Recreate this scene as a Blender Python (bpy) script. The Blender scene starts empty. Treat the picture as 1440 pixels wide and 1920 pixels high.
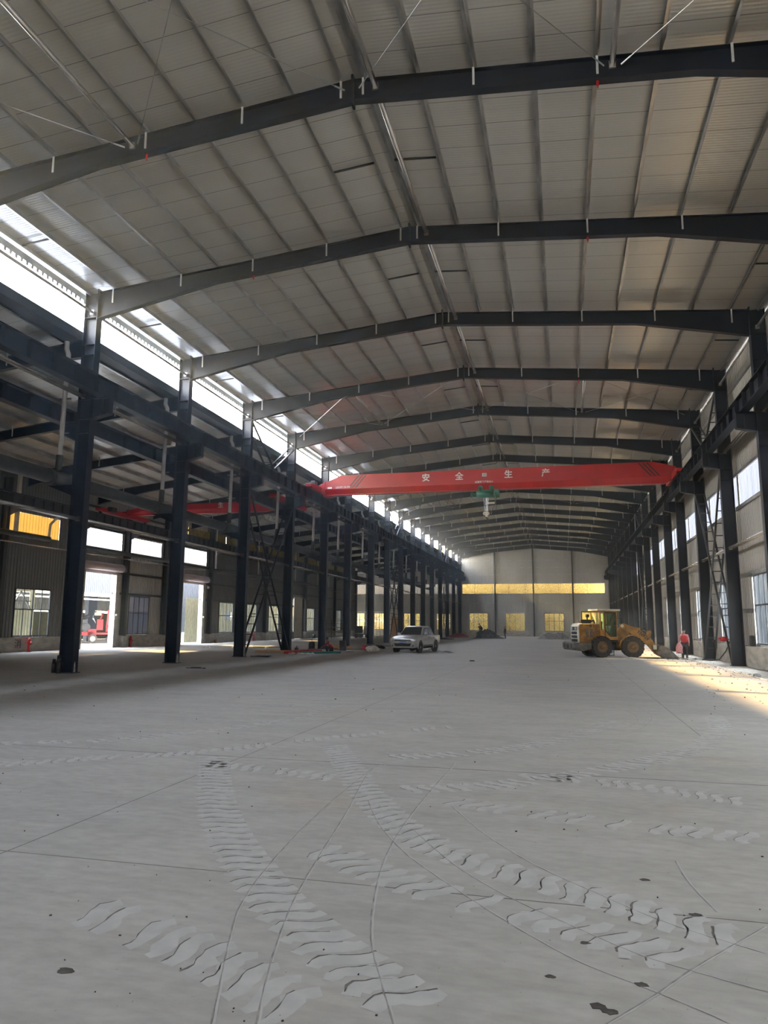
import bpy, bmesh, math, random
import numpy as np
from mathutils import Vector, Matrix
random.seed(7)
PI = math.pi
SC = bpy.context.scene
COL = SC.collection

# ------------------------------------------------------------------ camera
F_PX, YAW, PIT, ROL, CAM_H = 1356.09, 0.2408, 0.1548, 0.0068, 1.8193
cy, sy = math.cos(YAW), math.sin(YAW)
Fw = Vector((-sy * math.cos(PIT), cy * math.cos(PIT), math.sin(PIT)))
Rt = Vector((cy, sy, 0.0)); Up = Rt.cross(Fw)
R2 = Rt * math.cos(ROL) + Up * math.sin(ROL); U2 = Up * math.cos(ROL) - Rt * math.sin(ROL)
cam = bpy.data.objects.new('camera', bpy.data.cameras.new('camera')); COL.objects.link(cam)
cam.matrix_world = Matrix(((R2.x, U2.x, -Fw.x, 0), (R2.y, U2.y, -Fw.y, 0), (R2.z, U2.z, -Fw.z, CAM_H), (0, 0, 0, 1)))
cam.data.sensor_fit = 'HORIZONTAL'; cam.data.sensor_width = 36.0; cam.data.lens = F_PX / 1440 * 36.0
cam.data.clip_end = 1000
SC.camera = cam

# ------------------------------------------------------------------ world, sun, exposure
W = bpy.data.worlds.new('sky'); SC.world = W; W.use_nodes = True
nt = W.node_tree; nt.nodes.clear()
wo = nt.nodes.new('ShaderNodeOutputWorld'); bg = nt.nodes.new('ShaderNodeBackground')
tc = nt.nodes.new('ShaderNodeTexCoord'); sp = nt.nodes.new('ShaderNodeSeparateXYZ'); cr = nt.nodes.new('ShaderNodeValToRGB')
cr.color_ramp.elements[0].position = 0.0; cr.color_ramp.elements[0].color = (0.96, 0.93, 0.87, 1)
cr.color_ramp.elements[1].position = 0.7; cr.color_ramp.elements[1].color = (0.74, 0.82, 1.0, 1)
nt.links.new(tc.outputs['Generated'], sp.inputs[0]); nt.links.new(sp.outputs['Z'], cr.inputs[0])
nt.links.new(cr.outputs[0], bg.inputs['Color']); bg.inputs['Strength'].default_value = 32.0
nt.links.new(bg.outputs[0], wo.inputs[0])
SUN_DIR = Vector((1.0, -0.36, -0.585)).normalized()
sl = bpy.data.lights.new('sun', 'SUN'); sl.energy = 22.0; sl.angle = 0.02; sl.color = (1.0, 0.66, 0.28)
so = bpy.data.objects.new('sun', sl); COL.objects.link(so)
so.rotation_mode = 'QUATERNION'; so.rotation_quaternion = SUN_DIR.to_track_quat('-Z', 'Y')
SC.view_settings.view_transform = 'Standard'; SC.view_settings.look = 'None'
SC.view_settings.exposure = 0.08; SC.view_settings.gamma = 1.0; SC.view_settings.use_curve_mapping = False
try:
    SC.cycles.max_bounces = 8; SC.cycles.diffuse_bounces = 5; SC.cycles.glossy_bounces = 3
    SC.cycles.transmission_bounces = 6; SC.cycles.transparent_max_bounces = 12
    SC.cycles.sample_clamp_indirect = 8.0; SC.cycles.caustics_reflective = False; SC.cycles.caustics_refractive = False
    SC.cycles.use_denoising = True
except Exception: pass

# ------------------------------------------------------------------ frame positions along the hall
YS = [16.21, 23.47, 30.84, 38.17, 45.35, 52.72, 59.16, 67.0, 73.55, 80.29, 87.16, 93.89, 100.71, 107.76, 114.61, 121.68, 129.11]
XL, XR, XM = -17.45, 7.82, -4.92
ORD = ['first', 'second', 'third', 'fourth', 'fifth', 'sixth', 'seventh', 'eighth', 'ninth', 'tenth', 'eleventh', 'twelfth',
       'thirteenth', 'fourteenth', 'fifteenth', 'sixteenth', 'seventeenth', 'eighteenth', 'nineteenth', 'twentieth']
def zroof(x): return 15.90 - abs(x - XM) * 0.0905          # top of the main rafters
def zside(x): return 13.05 + 0.115 * (x + 18.2)             # underside of the side bay roof sheet

# ------------------------------------------------------------------ materials
def new_mat(name):
    m = bpy.data.materials.new(name); m.use_nodes = True; n = m.node_tree; n.nodes.clear()
    o = n.nodes.new('ShaderNodeOutputMaterial'); b = n.nodes.new('ShaderNodeBsdfPrincipled'); n.links.new(b.outputs[0], o.inputs[0])
    return m, n, b, o
def noise_col(n, b, c1, c2, scale, detail=4, pos=(0.35, 0.65), stretch=(1, 1, 1), coord='Object'):
    t = n.nodes.new('ShaderNodeTexCoord'); mp = n.nodes.new('ShaderNodeMapping'); mp.inputs['Scale'].default_value = stretch
    no = n.nodes.new('ShaderNodeTexNoise'); no.inputs['Scale'].default_value = scale; no.inputs['Detail'].default_value = detail
    r = n.nodes.new('ShaderNodeValToRGB'); r.color_ramp.elements[0].position, r.color_ramp.elements[1].position = pos
    r.color_ramp.elements[0].color = (*c1, 1); r.color_ramp.elements[1].color = (*c2, 1)
    n.links.new(t.outputs[coord], mp.inputs[0]); n.links.new(mp.outputs[0], no.inputs['Vector']); n.links.new(no.outputs[0], r.inputs[0])
    if b is not None: n.links.new(r.outputs[0], b.inputs['Base Color'])
    return mp, no, r
def mat(name, col, rough=0.5, metal=0.0, var=0.12, scale=3.0, spec=0.5, stretch=(1, 1, 1)):
    m, n, b, o = new_mat(name)
    c1 = tuple(max(0, c * (1 - var)) for c in col); c2 = tuple(min(1, c * (1 + var)) for c in col)
    noise_col(n, b, c1, c2, scale, stretch=stretch)
    b.inputs['Roughness'].default_value = rough; b.inputs['Metallic'].default_value = metal; b.inputs['Specular IOR Level'].default_value = spec
    return m
M = {}
M['steel'] = mat('navy steel paint', (0.0035, 0.0070, 0.0155), 0.45, var=0.25, scale=0.8, spec=0.3)
M['steel_side'] = mat('grey steel paint', (0.035, 0.037, 0.037), 0.5, var=0.2, scale=0.8)
M['galv'] = mat('galvanised steel', (0.46, 0.465, 0.46), 0.28, 0.85, var=0.2, scale=1.2)
M['tube'] = mat('zinc tube', (0.70, 0.68, 0.64), 0.25, 0.7, var=0.15, scale=1.5)
M['white_bracket'] = mat('white painted bracket', (0.62, 0.62, 0.60), 0.5)
M['dado'] = mat('rendered dado wall', (0.42, 0.385, 0.32), 0.9, var=0.22, scale=1.4, stretch=(1, 1, 2.5))
M['red'] = mat('red crane paint', (0.42, 0.004, 0.006), 0.36, var=0.12, scale=0.9)
M['green'] = mat('green hoist paint', (0.010, 0.115, 0.075), 0.4, var=0.2)
M['white'] = mat('white lettering', (0.85, 0.82, 0.80), 0.6, var=0.05)
M['black'] = mat('black paint', (0.012, 0.012, 0.013), 0.5, var=0.2)
M['pvc'] = mat('white drain pipe', (0.62, 0.60, 0.56), 0.4, var=0.08)
M['dark_pipe'] = mat('dark drain pipe', (0.055, 0.06, 0.062), 0.5, var=0.2)
M['rubber'] = mat('dusty tyre rubber', (0.045, 0.038, 0.03), 0.85, var=0.45, scale=9)
M['yellow'] = mat('loader yellow', (0.36, 0.165, 0.022), 0.5, var=0.35, scale=3.5)
M['bucket'] = mat('worn bucket steel', (0.15, 0.13, 0.105), 0.55, 0.3, var=0.4, scale=5)
M['cream'] = mat('cream paint', (0.72, 0.68, 0.56), 0.5, var=0.1)
M['darkgrey'] = mat('dark grey plastic', (0.05, 0.052, 0.056), 0.55, var=0.2)
M['silver'] = mat('silver car paint', (0.52, 0.52, 0.49), 0.28, 0.55, var=0.06)
M['car_glass'] = mat('dark car glass', (0.03, 0.028, 0.026), 0.12, spec=0.35, var=0.3, scale=2)
M['chrome'] = mat('chrome', (0.8, 0.8, 0.8), 0.12, 1.0, var=0.03)
M['lamp'] = mat('clear lamp lens', (0.75, 0.75, 0.74), 0.15, 0.2, var=0.1, scale=30)
M['plate_blue'] = mat('blue number plate', (0.02, 0.09, 0.38), 0.4, var=0.05)
M['skin'] = mat('skin', (0.42, 0.22, 0.14), 0.6, var=0.08)
M['hair'] = mat('black hair', (0.012, 0.010, 0.009), 0.6)
M['cloth_red'] = mat('red work jacket', (0.42, 0.02, 0.025), 0.9, var=0.25, scale=14)
M['cloth_pink'] = mat('checked red and white cloth', (0.50, 0.22, 0.22), 0.9, var=0.45, scale=22)
M['cloth_dark'] = mat('dark trousers', (0.016, 0.016, 0.02), 0.9, var=0.3, scale=9)
M['cloth_grey'] = mat('grey shirt', (0.30, 0.28, 0.27), 0.9, var=0.2, scale=9)
M['dirt'] = mat('heap of dark earth', (0.06, 0.052, 0.042), 0.95, var=0.5, scale=6)
M['stone'] = mat('grey rubble', (0.24, 0.225, 0.20), 0.95, var=0.4, scale=4)
M['wood'] = mat('raw plywood', (0.48, 0.28, 0.12), 0.8, var=0.25, scale=3, stretch=(1, 1, 6))
M['green_cloth'] = mat('dark green sheet', (0.01, 0.13, 0.10), 0.7)
M['red_sheet'] = mat('crimson plastic sheet', (0.40, 0.01, 0.03), 0.5)
M['plastic_white'] = mat('crumpled white plastic', (0.66, 0.64, 0.58), 0.4, var=0.12)
M['bark'] = mat('pale bark', (0.22, 0.18, 0.13), 0.9, var=0.3, scale=5)
M['pink_shutter'] = mat('rolled pinkish white shutter', (0.60, 0.50, 0.50), 0.45, var=0.08, scale=1, stretch=(1, 0.2, 9))
M['machine_cream'] = mat('faded cream machine paint', (0.26, 0.24, 0.19), 0.6)
M['line'] = mat('thin scraped line', (0.25, 0.235, 0.21), 0.95, var=0.3, scale=9)
M['house'] = mat('grey corrugated cladding of next hall', (0.11, 0.125, 0.15), 0.6, var=0.08)
M['cladding_olive'] = mat('olive grey cladding', (0.20, 0.19, 0.12), 0.7, var=0.15)
M['cladding_blue'] = mat('blue grey cladding', (0.028, 0.036, 0.048), 0.6, var=0.15)
M['rim'] = mat('dirty brown wheel rim', (0.20, 0.115, 0.045), 0.7, var=0.3, scale=8)
M['machine_red'] = mat('faded machine red', (0.20, 0.02, 0.022), 0.5, var=0.25, scale=6)
M['mark_white'] = mat('whitewash mark', (0.42, 0.40, 0.36), 0.9, var=0.3, scale=8)

# painted corrugated wall sheet
def wall_mat(name, col, seams=True):
    m, n, b, o = new_mat(name)
    mp, no, r = noise_col(n, b, tuple(c * 0.86 for c in col), tuple(c * 1.06 for c in col), 0.35, 5, (0.3, 0.7), (1, 1, 0.35))
    b.inputs['Roughness'].default_value = 0.42; b.inputs['Specular IOR Level'].default_value = 0.45
    return m
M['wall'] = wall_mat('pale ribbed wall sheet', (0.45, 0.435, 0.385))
M['wall_shaded'] = wall_mat('ribbed wall sheet darkened for shade', (0.16, 0.16, 0.15))  # same sheet as the pale wall, with the shade put into its colour

# roof panel: faint micro ribs running up the slope, a seam every metre
def roof_mat(name, col):
    m, n, b, o = new_mat(name)
    t = n.nodes.new('ShaderNodeTexCoord'); s = n.nodes.new('ShaderNodeSeparateXYZ'); n.links.new(t.outputs['Object'], s.inputs[0])
    def math_(op, a, bv=None):
        q = n.nodes.new('ShaderNodeMath'); q.operation = op
        if isinstance(a, (int, float)): q.inputs[0].default_value = a
        else: n.links.new(a, q.inputs[0])
        if bv is not None:
            if isinstance(bv, (int, float)): q.inputs[1].default_value = bv
            else: n.links.new(bv, q.inputs[1])
        return q.outputs[0]
    fr = math_('FRACT', math_('MULTIPLY', s.outputs['Y'], 1 / 0.98))
    seam = math_('LESS_THAN', fr, 0.022)
    no = n.nodes.new('ShaderNodeTexNoise'); no.inputs['Scale'].default_value = 0.25; no.inputs['Detail'].default_value = 6
    mp = n.nodes.new('ShaderNodeMapping'); mp.inputs['Scale'].default_value = (0.25, 2.2, 1); n.links.new(t.outputs['Object'], mp.inputs[0]); n.links.new(mp.outputs[0], no.inputs['Vector'])
    r = n.nodes.new('ShaderNodeValToRGB'); r.color_ramp.elements[0].position = 0.3; r.color_ramp.elements[1].position = 0.7
    r.color_ramp.elements[0].color = (*[c * 0.9 for c in col], 1); r.color_ramp.elements[1].color = (*[min(1, c * 1.05) for c in col], 1)
    n.links.new(no.outputs[0], r.inputs[0])
    mx = n.nodes.new('ShaderNodeMix'); mx.data_type = 'RGBA'; n.links.new(seam, mx.inputs['Factor']); n.links.new(r.outputs[0], mx.inputs[6]); mx.inputs[7].default_value = (0.30, 0.30, 0.28, 1)
    n.links.new(mx.outputs[2], b.inputs['Base Color'])
    rib = math_('SINE', math_('MULTIPLY', s.outputs['Y'], 2 * PI / 0.11))
    hgt = math_('ADD', math_('MULTIPLY', rib, 0.5), math_('MULTIPLY', no.outputs[0], 6.0))
    bp = n.nodes.new('ShaderNodeBump'); bp.inputs['Strength'].default_value = 0.5; bp.inputs['Distance'].default_value = 0.006
    n.links.new(hgt, bp.inputs['Height']); n.links.new(bp.outputs[0], b.inputs['Normal'])
    b.inputs['Roughness'].default_value = 0.22; b.inputs['Specular IOR Level'].default_value = 1.0; b.inputs['Metallic'].default_value = 0.12
    return m
M['roof'] = roof_mat('white roof panel', (0.75, 0.74, 0.685))

# dusty power-floated concrete
def floor_mat():
    m, n, b, o = new_mat('dusty concrete floor')
    t = n.nodes.new('ShaderNodeTexCoord')
    def ns(scale, det, st=(1, 1, 1), rot=0.0):
        mp = n.nodes.new('ShaderNodeMapping'); mp.inputs['Scale'].default_value = st; mp.inputs['Rotation'].default_value = (0, 0, rot)
        q = n.nodes.new('ShaderNodeTexNoise'); q.inputs['Scale'].default_value = scale; q.inputs['Detail'].default_value = det; q.inputs['Roughness'].default_value = 0.6
        n.links.new(t.outputs['Object'], mp.inputs[0]); n.links.new(mp.outputs[0], q.inputs['Vector']); return q.outputs[0]
    def ramp(src, p0, c0, p1, c1):
        r = n.nodes.new('ShaderNodeValToRGB'); r.color_ramp.elements[0].position = p0; r.color_ramp.elements[1].position = p1
        r.color_ramp.elements[0].color = (*c0, 1); r.color_ramp.elements[1].color = (*c1, 1); n.links.new(src, r.inputs[0]); return r.outputs[0]
    def mix(f, a, c, mode='MIX'):
        x = n.nodes.new('ShaderNodeMix'); x.data_type = 'RGBA'; x.blend_type = mode
        if isinstance(f, float): x.inputs['Factor'].default_value = f
        else: n.links.new(f, x.inputs['Factor'])
        n.links.new(a, x.inputs[6]); n.links.new(c, x.inputs[7]); return x.outputs[2]
    base = ramp(ns(0.22, 6), 0.3, (0.352, 0.338, 0.310), 0.7, (0.412, 0.389, 0.346))
    streak = ramp(ns(1.6, 6, (0.5, 1.3, 1), 0.25), 0.32, (0.90, 0.90, 0.89), 0.62, (1.04, 1.04, 1.04))
    fine = ramp(ns(9.0, 5, (0.6, 1.3, 1), 0.1), 0.30, (0.88, 0.88, 0.87), 0.66, (1.05, 1.05, 1.05))
    warm = ramp(ns(0.35, 3, (1, 1, 1), 0.6), 0.60, (1, 1, 1), 0.74, (1.04, 0.96, 0.88))
    speck = ramp(ns(26.0, 2), 0.24, (0.45, 0.44, 0.42), 0.285, (1, 1, 1))
    c = mix(1.0, base, streak, 'MULTIPLY'); c = mix(1.0, c, fine, 'MULTIPLY'); c = mix(1.0, c, warm, 'MULTIPLY'); c = mix(0.8, c, speck, 'MULTIPLY')
    n.links.new(c, b.inputs['Base Color'])
    bp = n.nodes.new('ShaderNodeBump'); bp.inputs['Strength'].default_value = 0.5; bp.inputs['Distance'].default_value = 0.004
    n.links.new(ns(7.0, 8), bp.inputs['Height']); n.links.new(bp.outputs[0], b.inputs['Normal'])
    b.inputs['Roughness'].default_value = 0.82; b.inputs['Specular IOR Level'].default_value = 0.25
    return m
M['floor'] = floor_mat()
M['dust'] = mat('pale dust print', (0.415, 0.405, 0.375), 0.95, var=0.08, scale=6)
M['dust_edge'] = mat('dark scrape edge', (0.13, 0.12, 0.10), 0.95, var=0.3, scale=9)
M['joint'] = mat('saw cut joint', (0.13, 0.12, 0.10), 0.95, var=0.3, scale=3)
M['strip'] = mat('unpaved strip', (0.40, 0.36, 0.29), 0.95, var=0.3, scale=3)
M['sand'] = mat('sandy ground', (0.48, 0.42, 0.32), 0.95, var=0.2, scale=1)
M['yard'] = mat('yard concrete', (0.42, 0.41, 0.38), 0.9, var=0.15, scale=0.5)

# translucent daylight panels and glass
def plastic(name, col, clear=0.0, trans=0.7):
    m, n, b, o = new_mat(name); n.nodes.remove(b)
    d = n.nodes.new('ShaderNodeBsdfDiffuse'); tr = n.nodes.new('ShaderNodeBsdfTranslucent'); tp = n.nodes.new('ShaderNodeBsdfTransparent')
    m1 = n.nodes.new('ShaderNodeMixShader'); m2 = n.nodes.new('ShaderNodeMixShader')
    mp, no, r = noise_col(n, None, tuple(c * 0.8 for c in col), col, 4.0, 3, (0.3, 0.6), (1, 1, 0.12))
    n.links.new(r.outputs[0], d.inputs[0]); n.links.new(r.outputs[0], tr.inputs[0]); tp.inputs[0].default_value = (*col, 1)
    m1.inputs[0].default_value = trans; m2.inputs[0].default_value = clear
    n.links.new(d.outputs[0], m1.inputs[1]); n.links.new(tr.outputs[0], m1.inputs[2]); n.links.new(m1.outputs[0], m2.inputs[1]); n.links.new(tp.outputs[0], m2.inputs[2])
    n.links.new(m2.outputs[0], o.inputs[0]); return m
M['roof_top'] = mat('grey blue sheet added over side roof', (0.16, 0.19, 0.23), 0.5)
M['band'] = plastic('white daylight panel', (0.115, 0.12, 0.135), 0.0, 0.65)
M['band_yellow'] = plastic('amber daylight panel', (0.095, 0.054, 0.011), 0.0, 0.6)
M['band_clear'] = plastic('clear ribbed daylight panel', (0.52, 0.47, 0.33), 0.86, 0.4)
M['dull_yellow'] = mat('dull yellow ribbed sheet', (0.30, 0.22, 0.05), 0.6, var=0.25, scale=2)
def glass(name, tint=(0.93, 0.95, 0.94), gl=0.10):
    m, n, b, o = new_mat(name); n.nodes.remove(b)
    tp = n.nodes.new('ShaderNodeBsdfTransparent'); tp.inputs[0].default_value = (*tint, 1)
    g = n.nodes.new('ShaderNodeBsdfGlossy'); g.inputs['Roughness'].default_value = 0.05
    mx = n.nodes.new('ShaderNodeMixShader'); mx.inputs[0].default_value = gl
    n.links.new(tp.outputs[0], mx.inputs[1]); n.links.new(g.outputs[0], mx.inputs[2]); n.links.new(mx.outputs[0], o.inputs[0]); return m
M['glass'] = glass('window glass')
M['glass_dusty'] = plastic('dusty window glass', (0.62, 0.58, 0.45), 0.55, 0.7)
M['glass_car'] = glass('tinted car glass', (0.25, 0.28, 0.27), 0.18)
M['glass_cab'] = glass('greenish cab glass', (0.62, 0.78, 0.62), 0.14)
M['glass_cab_lit'] = plastic('pale cab glass toned as sunlit', (0.82, 0.84, 0.52), 0.25, 0.5)  # lit copy of the cab glass, sunlight put into its pale yellow colour
M['leaf'] = plastic('autumn leaves', (0.80, 0.70, 0.36), 0.0, 0.5)

# ------------------------------------------------------------------ mesh helpers
class MB:
    def __init__(s): s.v = []; s.f = []
    def add(s, vs, fs):
        k = len(s.v); s.v += [tuple(v) for v in vs]; s.f += [tuple(i + k for i in f) for f in fs]; return s
    def box(s, c, d, rz=0.0):
        hx, hy, hz = d[0] / 2, d[1] / 2, d[2] / 2; cr_, sr = math.cos(rz), math.sin(rz); vs = []
        for z in (-hz, hz):
            for x, y in ((-hx, -hy), (hx, -hy), (hx, hy), (-hx, hy)): vs.append((c[0] + x * cr_ - y * sr, c[1] + x * sr + y * cr_, c[2] + z))
        return s.add(vs, [(3, 2, 1, 0), (4, 5, 6, 7), (0, 1, 5, 4), (1, 2, 6, 5), (2, 3, 7, 6), (3, 0, 4, 7)])
    def bx(s, x0, x1, y0, y1, z0, z1): return s.box(((x0 + x1) / 2, (y0 + y1) / 2, (z0 + z1) / 2), (abs(x1 - x0), abs(y1 - y0), abs(z1 - z0)))
    def beam(s, p0, p1, w, h, up=(0, 0, 1)):
        p0, p1 = Vector(p0), Vector(p1); d = (p1 - p0).normalized(); u = Vector(up)
        if abs(d.dot(u)) > 0.98: u = Vector((1, 0, 0))
        a = d.cross(u).normalized(); b = a.cross(d).normalized(); vs = []
        for p in (p0, p1):
            for x, y in ((-1, -1), (1, -1), (1, 1), (-1, 1)): vs.append(p + a * (x * w / 2) + b * (y * h / 2))
        return s.add(vs, [(3, 2, 1, 0), (4, 5, 6, 7), (0, 1, 5, 4), (1, 2, 6, 5), (2, 3, 7, 6), (3, 0, 4, 7)])
    def tube(s, p0, p1, r, n=10, r1=None, cap=True):
        return s.path([p0, p1], [r, r if r1 is None else r1], n, cap)
    def path(s, pts, rs, n=10, cap=True):
        pts = [Vector(p) for p in pts]
        if isinstance(rs, (int, float)): rs = [rs] * len(pts)
        vs = []; d0 = (pts[1] - pts[0]).normalized(); u = Vector((0, 0, 1)) if abs(d0.z) < 0.9 else Vector((1, 0, 0))
        a = d0.cross(u).normalized()
        for i, p in enumerate(pts):
            d = (pts[min(i + 1, len(pts) - 1)] - pts[max(i - 1, 0)]).normalized()
            a = (a - d * a.dot(d)).normalized(); b = d.cross(a)
            for k in range(n):
                t = 2 * PI * k / n; vs.append(p + (a * math.cos(t) + b * math.sin(t)) * rs[i])
        fs = []
        for i in range(len(pts) - 1):
            for k in range(n): fs.append((i * n + k, i * n + (k + 1) % n, (i + 1) * n + (k + 1) % n, (i + 1) * n + k))
        if cap: fs.append(tuple(range(n - 1, -1, -1))); fs.append(tuple((len(pts) - 1) * n + k for k in range(n)))
        return s.add(vs, fs)
    def prism(s, poly, axis, a, b):
        n = len(poly); vs = []
        for t in (a, b):
            for p, q in poly:
                vs.append((t, p, q) if axis == 'x' else (p, t, q) if axis == 'y' else (p, q, t))
        return s.add(vs, [tuple(range(n - 1, -1, -1)), tuple(range(n, 2 * n))] + [(i, (i + 1) % n, n + (i + 1) % n, n + i) for i in range(n)])
    def ring(s, c, axis, r0, r1, w, n=24):
        c = Vector(c); vs = []; fs = []
        for t in (-w / 2, w / 2):
            for r in (r0, r1):
                for k in range(n):
                    a = 2 * PI * k / n; x, y = r * math.cos(a), r * math.sin(a)
                    vs.append(c + (Vector((t, x, y)) if axis == 'x' else Vector((x, t, y)) if axis == 'y' else Vector((x, y, t))))
        for k in range(n):
            q = (k + 1) % n
            fs += [(k, q, n + q, n + k), (2 * n + k, 3 * n + k, 3 * n + q, 2 * n + q), (n + k, n + q, 3 * n + q, 3 * n + k), (k, 2 * n + k, 2 * n + q, q)]
        return s.add(vs, fs)
    def ball(s, c, r, n=12, m=8, sq=(1, 1, 1)):
        vs = [(c[0], c[1], c[2] - r * sq[2])]
        for i in range(1, m):
            p = PI * i / m - PI / 2
            for k in range(n): vs.append((c[0] + r * sq[0] * math.cos(p) * math.cos(2 * PI * k / n), c[1] + r * sq[1] * math.cos(p) * math.sin(2 * PI * k / n), c[2] + r * sq[2] * math.sin(p)))
        vs.append((c[0], c[1], c[2] + r * sq[2])); L = len(vs) - 1; fs = []
        for k in range(n): fs.append((0, 1 + (k + 1) % n, 1 + k)); fs.append((L, L - n + k, L - n + (k + 1) % n))
        for i in range(m - 2):
            for k in range(n): a = 1 + i * n; fs.append((a + k, a + (k + 1) % n, a + n + (k + 1) % n, a + n + k))
        return s.add(vs, fs)
    def mesh(s, name, mt, smooth=False):
        me = bpy.data.meshes.new(name); me.from_pydata(s.v, [], s.f); me.materials.append(M[mt] if isinstance(mt, str) else mt)
        bm = bmesh.new(); bm.from_mesh(me); bmesh.ops.recalc_face_normals(bm, faces=bm.faces); bm.to_mesh(me); bm.free()
        if smooth: me.polygons.foreach_set('use_smooth', [True] * len(me.polygons))
        me.update(); return me
    def build(s, name, mt, parent=None, smooth=False, bev=0.0, seg=2):
        o = bpy.data.objects.new(name, s.mesh(name, mt, smooth)); COL.objects.link(o)
        if parent is not None: o.parent = parent
        if bev: b = o.modifiers.new('bevel', 'BEVEL'); b.width = bev; b.segments = seg; b.limit_method = 'ANGLE'
        return o
def tag(o, label, cat, group=None, kind=None):
    o['label'] = label; o['category'] = cat
    if group: o['group'] = group
    if kind: o['kind'] = kind
    return o
def empty(name, loc, rz=0.0):
    o = bpy.data.objects.new(name, None); COL.objects.link(o); o.location = loc; o.rotation_euler = (0, 0, rz); o.empty_display_size = 0.2; return o
def dup(root, loc=None, rz=None):
    r = root.copy(); COL.objects.link(r)
    if loc is not None: r.location = loc
    if rz is not None: r.rotation_euler = (0, 0, rz)
    for ch in list(root.children):
        c = ch.copy(); COL.objects.link(c); c.parent = r
        for g in list(ch.children): d = g.copy(); COL.objects.link(d); d.parent = c
    return r
def text(body, size, mt, parent, name, loc, rot, depth=0.004, align='CENTER', shear=0.0, bold=0.0):
    c = bpy.data.curves.new(name, 'FONT'); c.body = body; c.size = size; c.extrude = depth; c.align_x = align; c.align_y = 'CENTER'; c.offset = bold; c.resolution_u = 3
    t = bpy.data.objects.new(name, c); COL.objects.link(t)
    me = bpy.data.meshes.new_from_object(t.evaluated_get(bpy.context.evaluated_depsgraph_get())); bpy.data.objects.remove(t)
    me.materials.clear(); me.materials.append(M[mt])
    o = bpy.data.objects.new(name, me); COL.objects.link(o); o.parent = parent; o.location = loc; o.rotation_euler = rot
    return o

# ------------------------------------------------------------------ setting: floor, walls, roof
def struct(o, label, cat): return tag(o, label, cat, kind='structure')
mb = MB(); mb.add([(-33, -14, 0), (6.78, -14, 0), (6.78, 129.6, 0), (-33, 129.6, 0)], [(0, 1, 2, 3)])
mb.add([(-40.5, 115, 0), (-33, 115, 0), (-33, 129.6, 0), (-40.5, 129.6, 0)], [(0, 1, 2, 3)])
struct(mb.build('floor', 'floor'), 'dusty grey concrete floor of the long steel hall', 'floor')
mb = MB(); mb.add([(6.78, -14, -0.015), (8.75, -14, -0.015), (8.75, 129.6, -0.015), (6.78, 129.6, -0.015)], [(0, 1, 2, 3)])
struct(mb.build('floor_strip', 'strip'), 'unpaved strip of ground between slab edge and right wall', 'ground')
mb = MB(); mb.add([(-220, -120, -0.03), (-33, -120, -0.03), (-33, 115, -0.03), (-40.5, 115, -0.03), (-40.5, 129.7, -0.03), (-220, 129.7, -0.03)], [(0, 1, 2, 3, 4, 5)])
mb.add([(8.8, -120, -0.03), (220, -120, -0.03), (220, 129.7, -0.03), (8.8, 129.7, -0.03)], [(0, 1, 2, 3)])
mb.add([(-33, -120, -0.03), (8.8, -120, -0.03), (8.8, -14, -0.03), (-33, -14, -0.03)], [(0, 1, 2, 3)])
struct(mb.build('floor_yard', 'yard'), 'pale concrete yard outside the hall', 'ground')
mb = MB(); mb.add([(-220, 129.7, -0.03), (220, 129.7, -0.03), (220, 330, -0.03), (-220, 330, -0.03)], [(0, 1, 2, 3)])
struct(mb.build('floor_field', 'sand'), 'sandy ground under the trees behind the far wall', 'ground')
# rough slab edge along the right strip
rng = random.Random(3); mb = MB(); y = 15.0
while y < 129:
    L = rng.uniform(0.25, 0.7); w = rng.uniform(0.05, 0.14); x = 6.80 + rng.uniform(-0.03, 0.05)
    mb.box((x, y + L / 2, 0.012), (w, L * 0.96, rng.uniform(0.03, 0.075)), rng.uniform(-0.06, 0.06)); y += L
struct(mb.build('trim_1', 'mark_white'), 'broken pale edge of the slab along the right wall', 'slab edge')

PROF = [(0.0, 0.0), (0.17, 0.0), (0.195, 0.045), (0.245, 0.045), (0.27, 0.0)]
def corr(mb, axis, plane, a0, a1, z0, z1, ops=(), out=1.0, per=0.27):
    cuts = sorted({a0, a1, *[v for o in ops for v in o[:2] if a0 < v < a1]})
    for i in range(len(cuts) - 1):
        A, B = cuts[i], cuts[i + 1]; zs = [(z0, z1)]
        for (oa, ob, oz0, oz1) in ops:
            if oa <= A + 1e-6 and ob >= B - 1e-6:
                nz = []
                for (p, q) in zs:
                    if oz0 > p: nz.append((p, min(q, oz0)))
                    if oz1 < q: nz.append((max(p, oz1), q))
                zs = [(p, q) for p, q in nz if q - p > 1e-4]
        pts = [(A, None)]; k = math.floor(A / per)
        while k * per < B:
            for (t, d) in PROF[:-1]:
                a = k * per + t
                if A < a < B: pts.append((a, d))
            k += 1
        pts.append((B, None)); pts = [(a, (0.0 if d is None else d)) for a, d in pts]
        for (p, q) in zs:
            vs = []
            for a, d in pts:
                for z in (p, q): vs.append((plane + d * out, a, z) if axis == 'y' else (a, plane + d * out, z))
            mb.add(vs, [(2 * j, 2 * j + 2, 2 * j + 3, 2 * j + 1) for j in range(len(pts) - 1)])
    return mb

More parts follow.
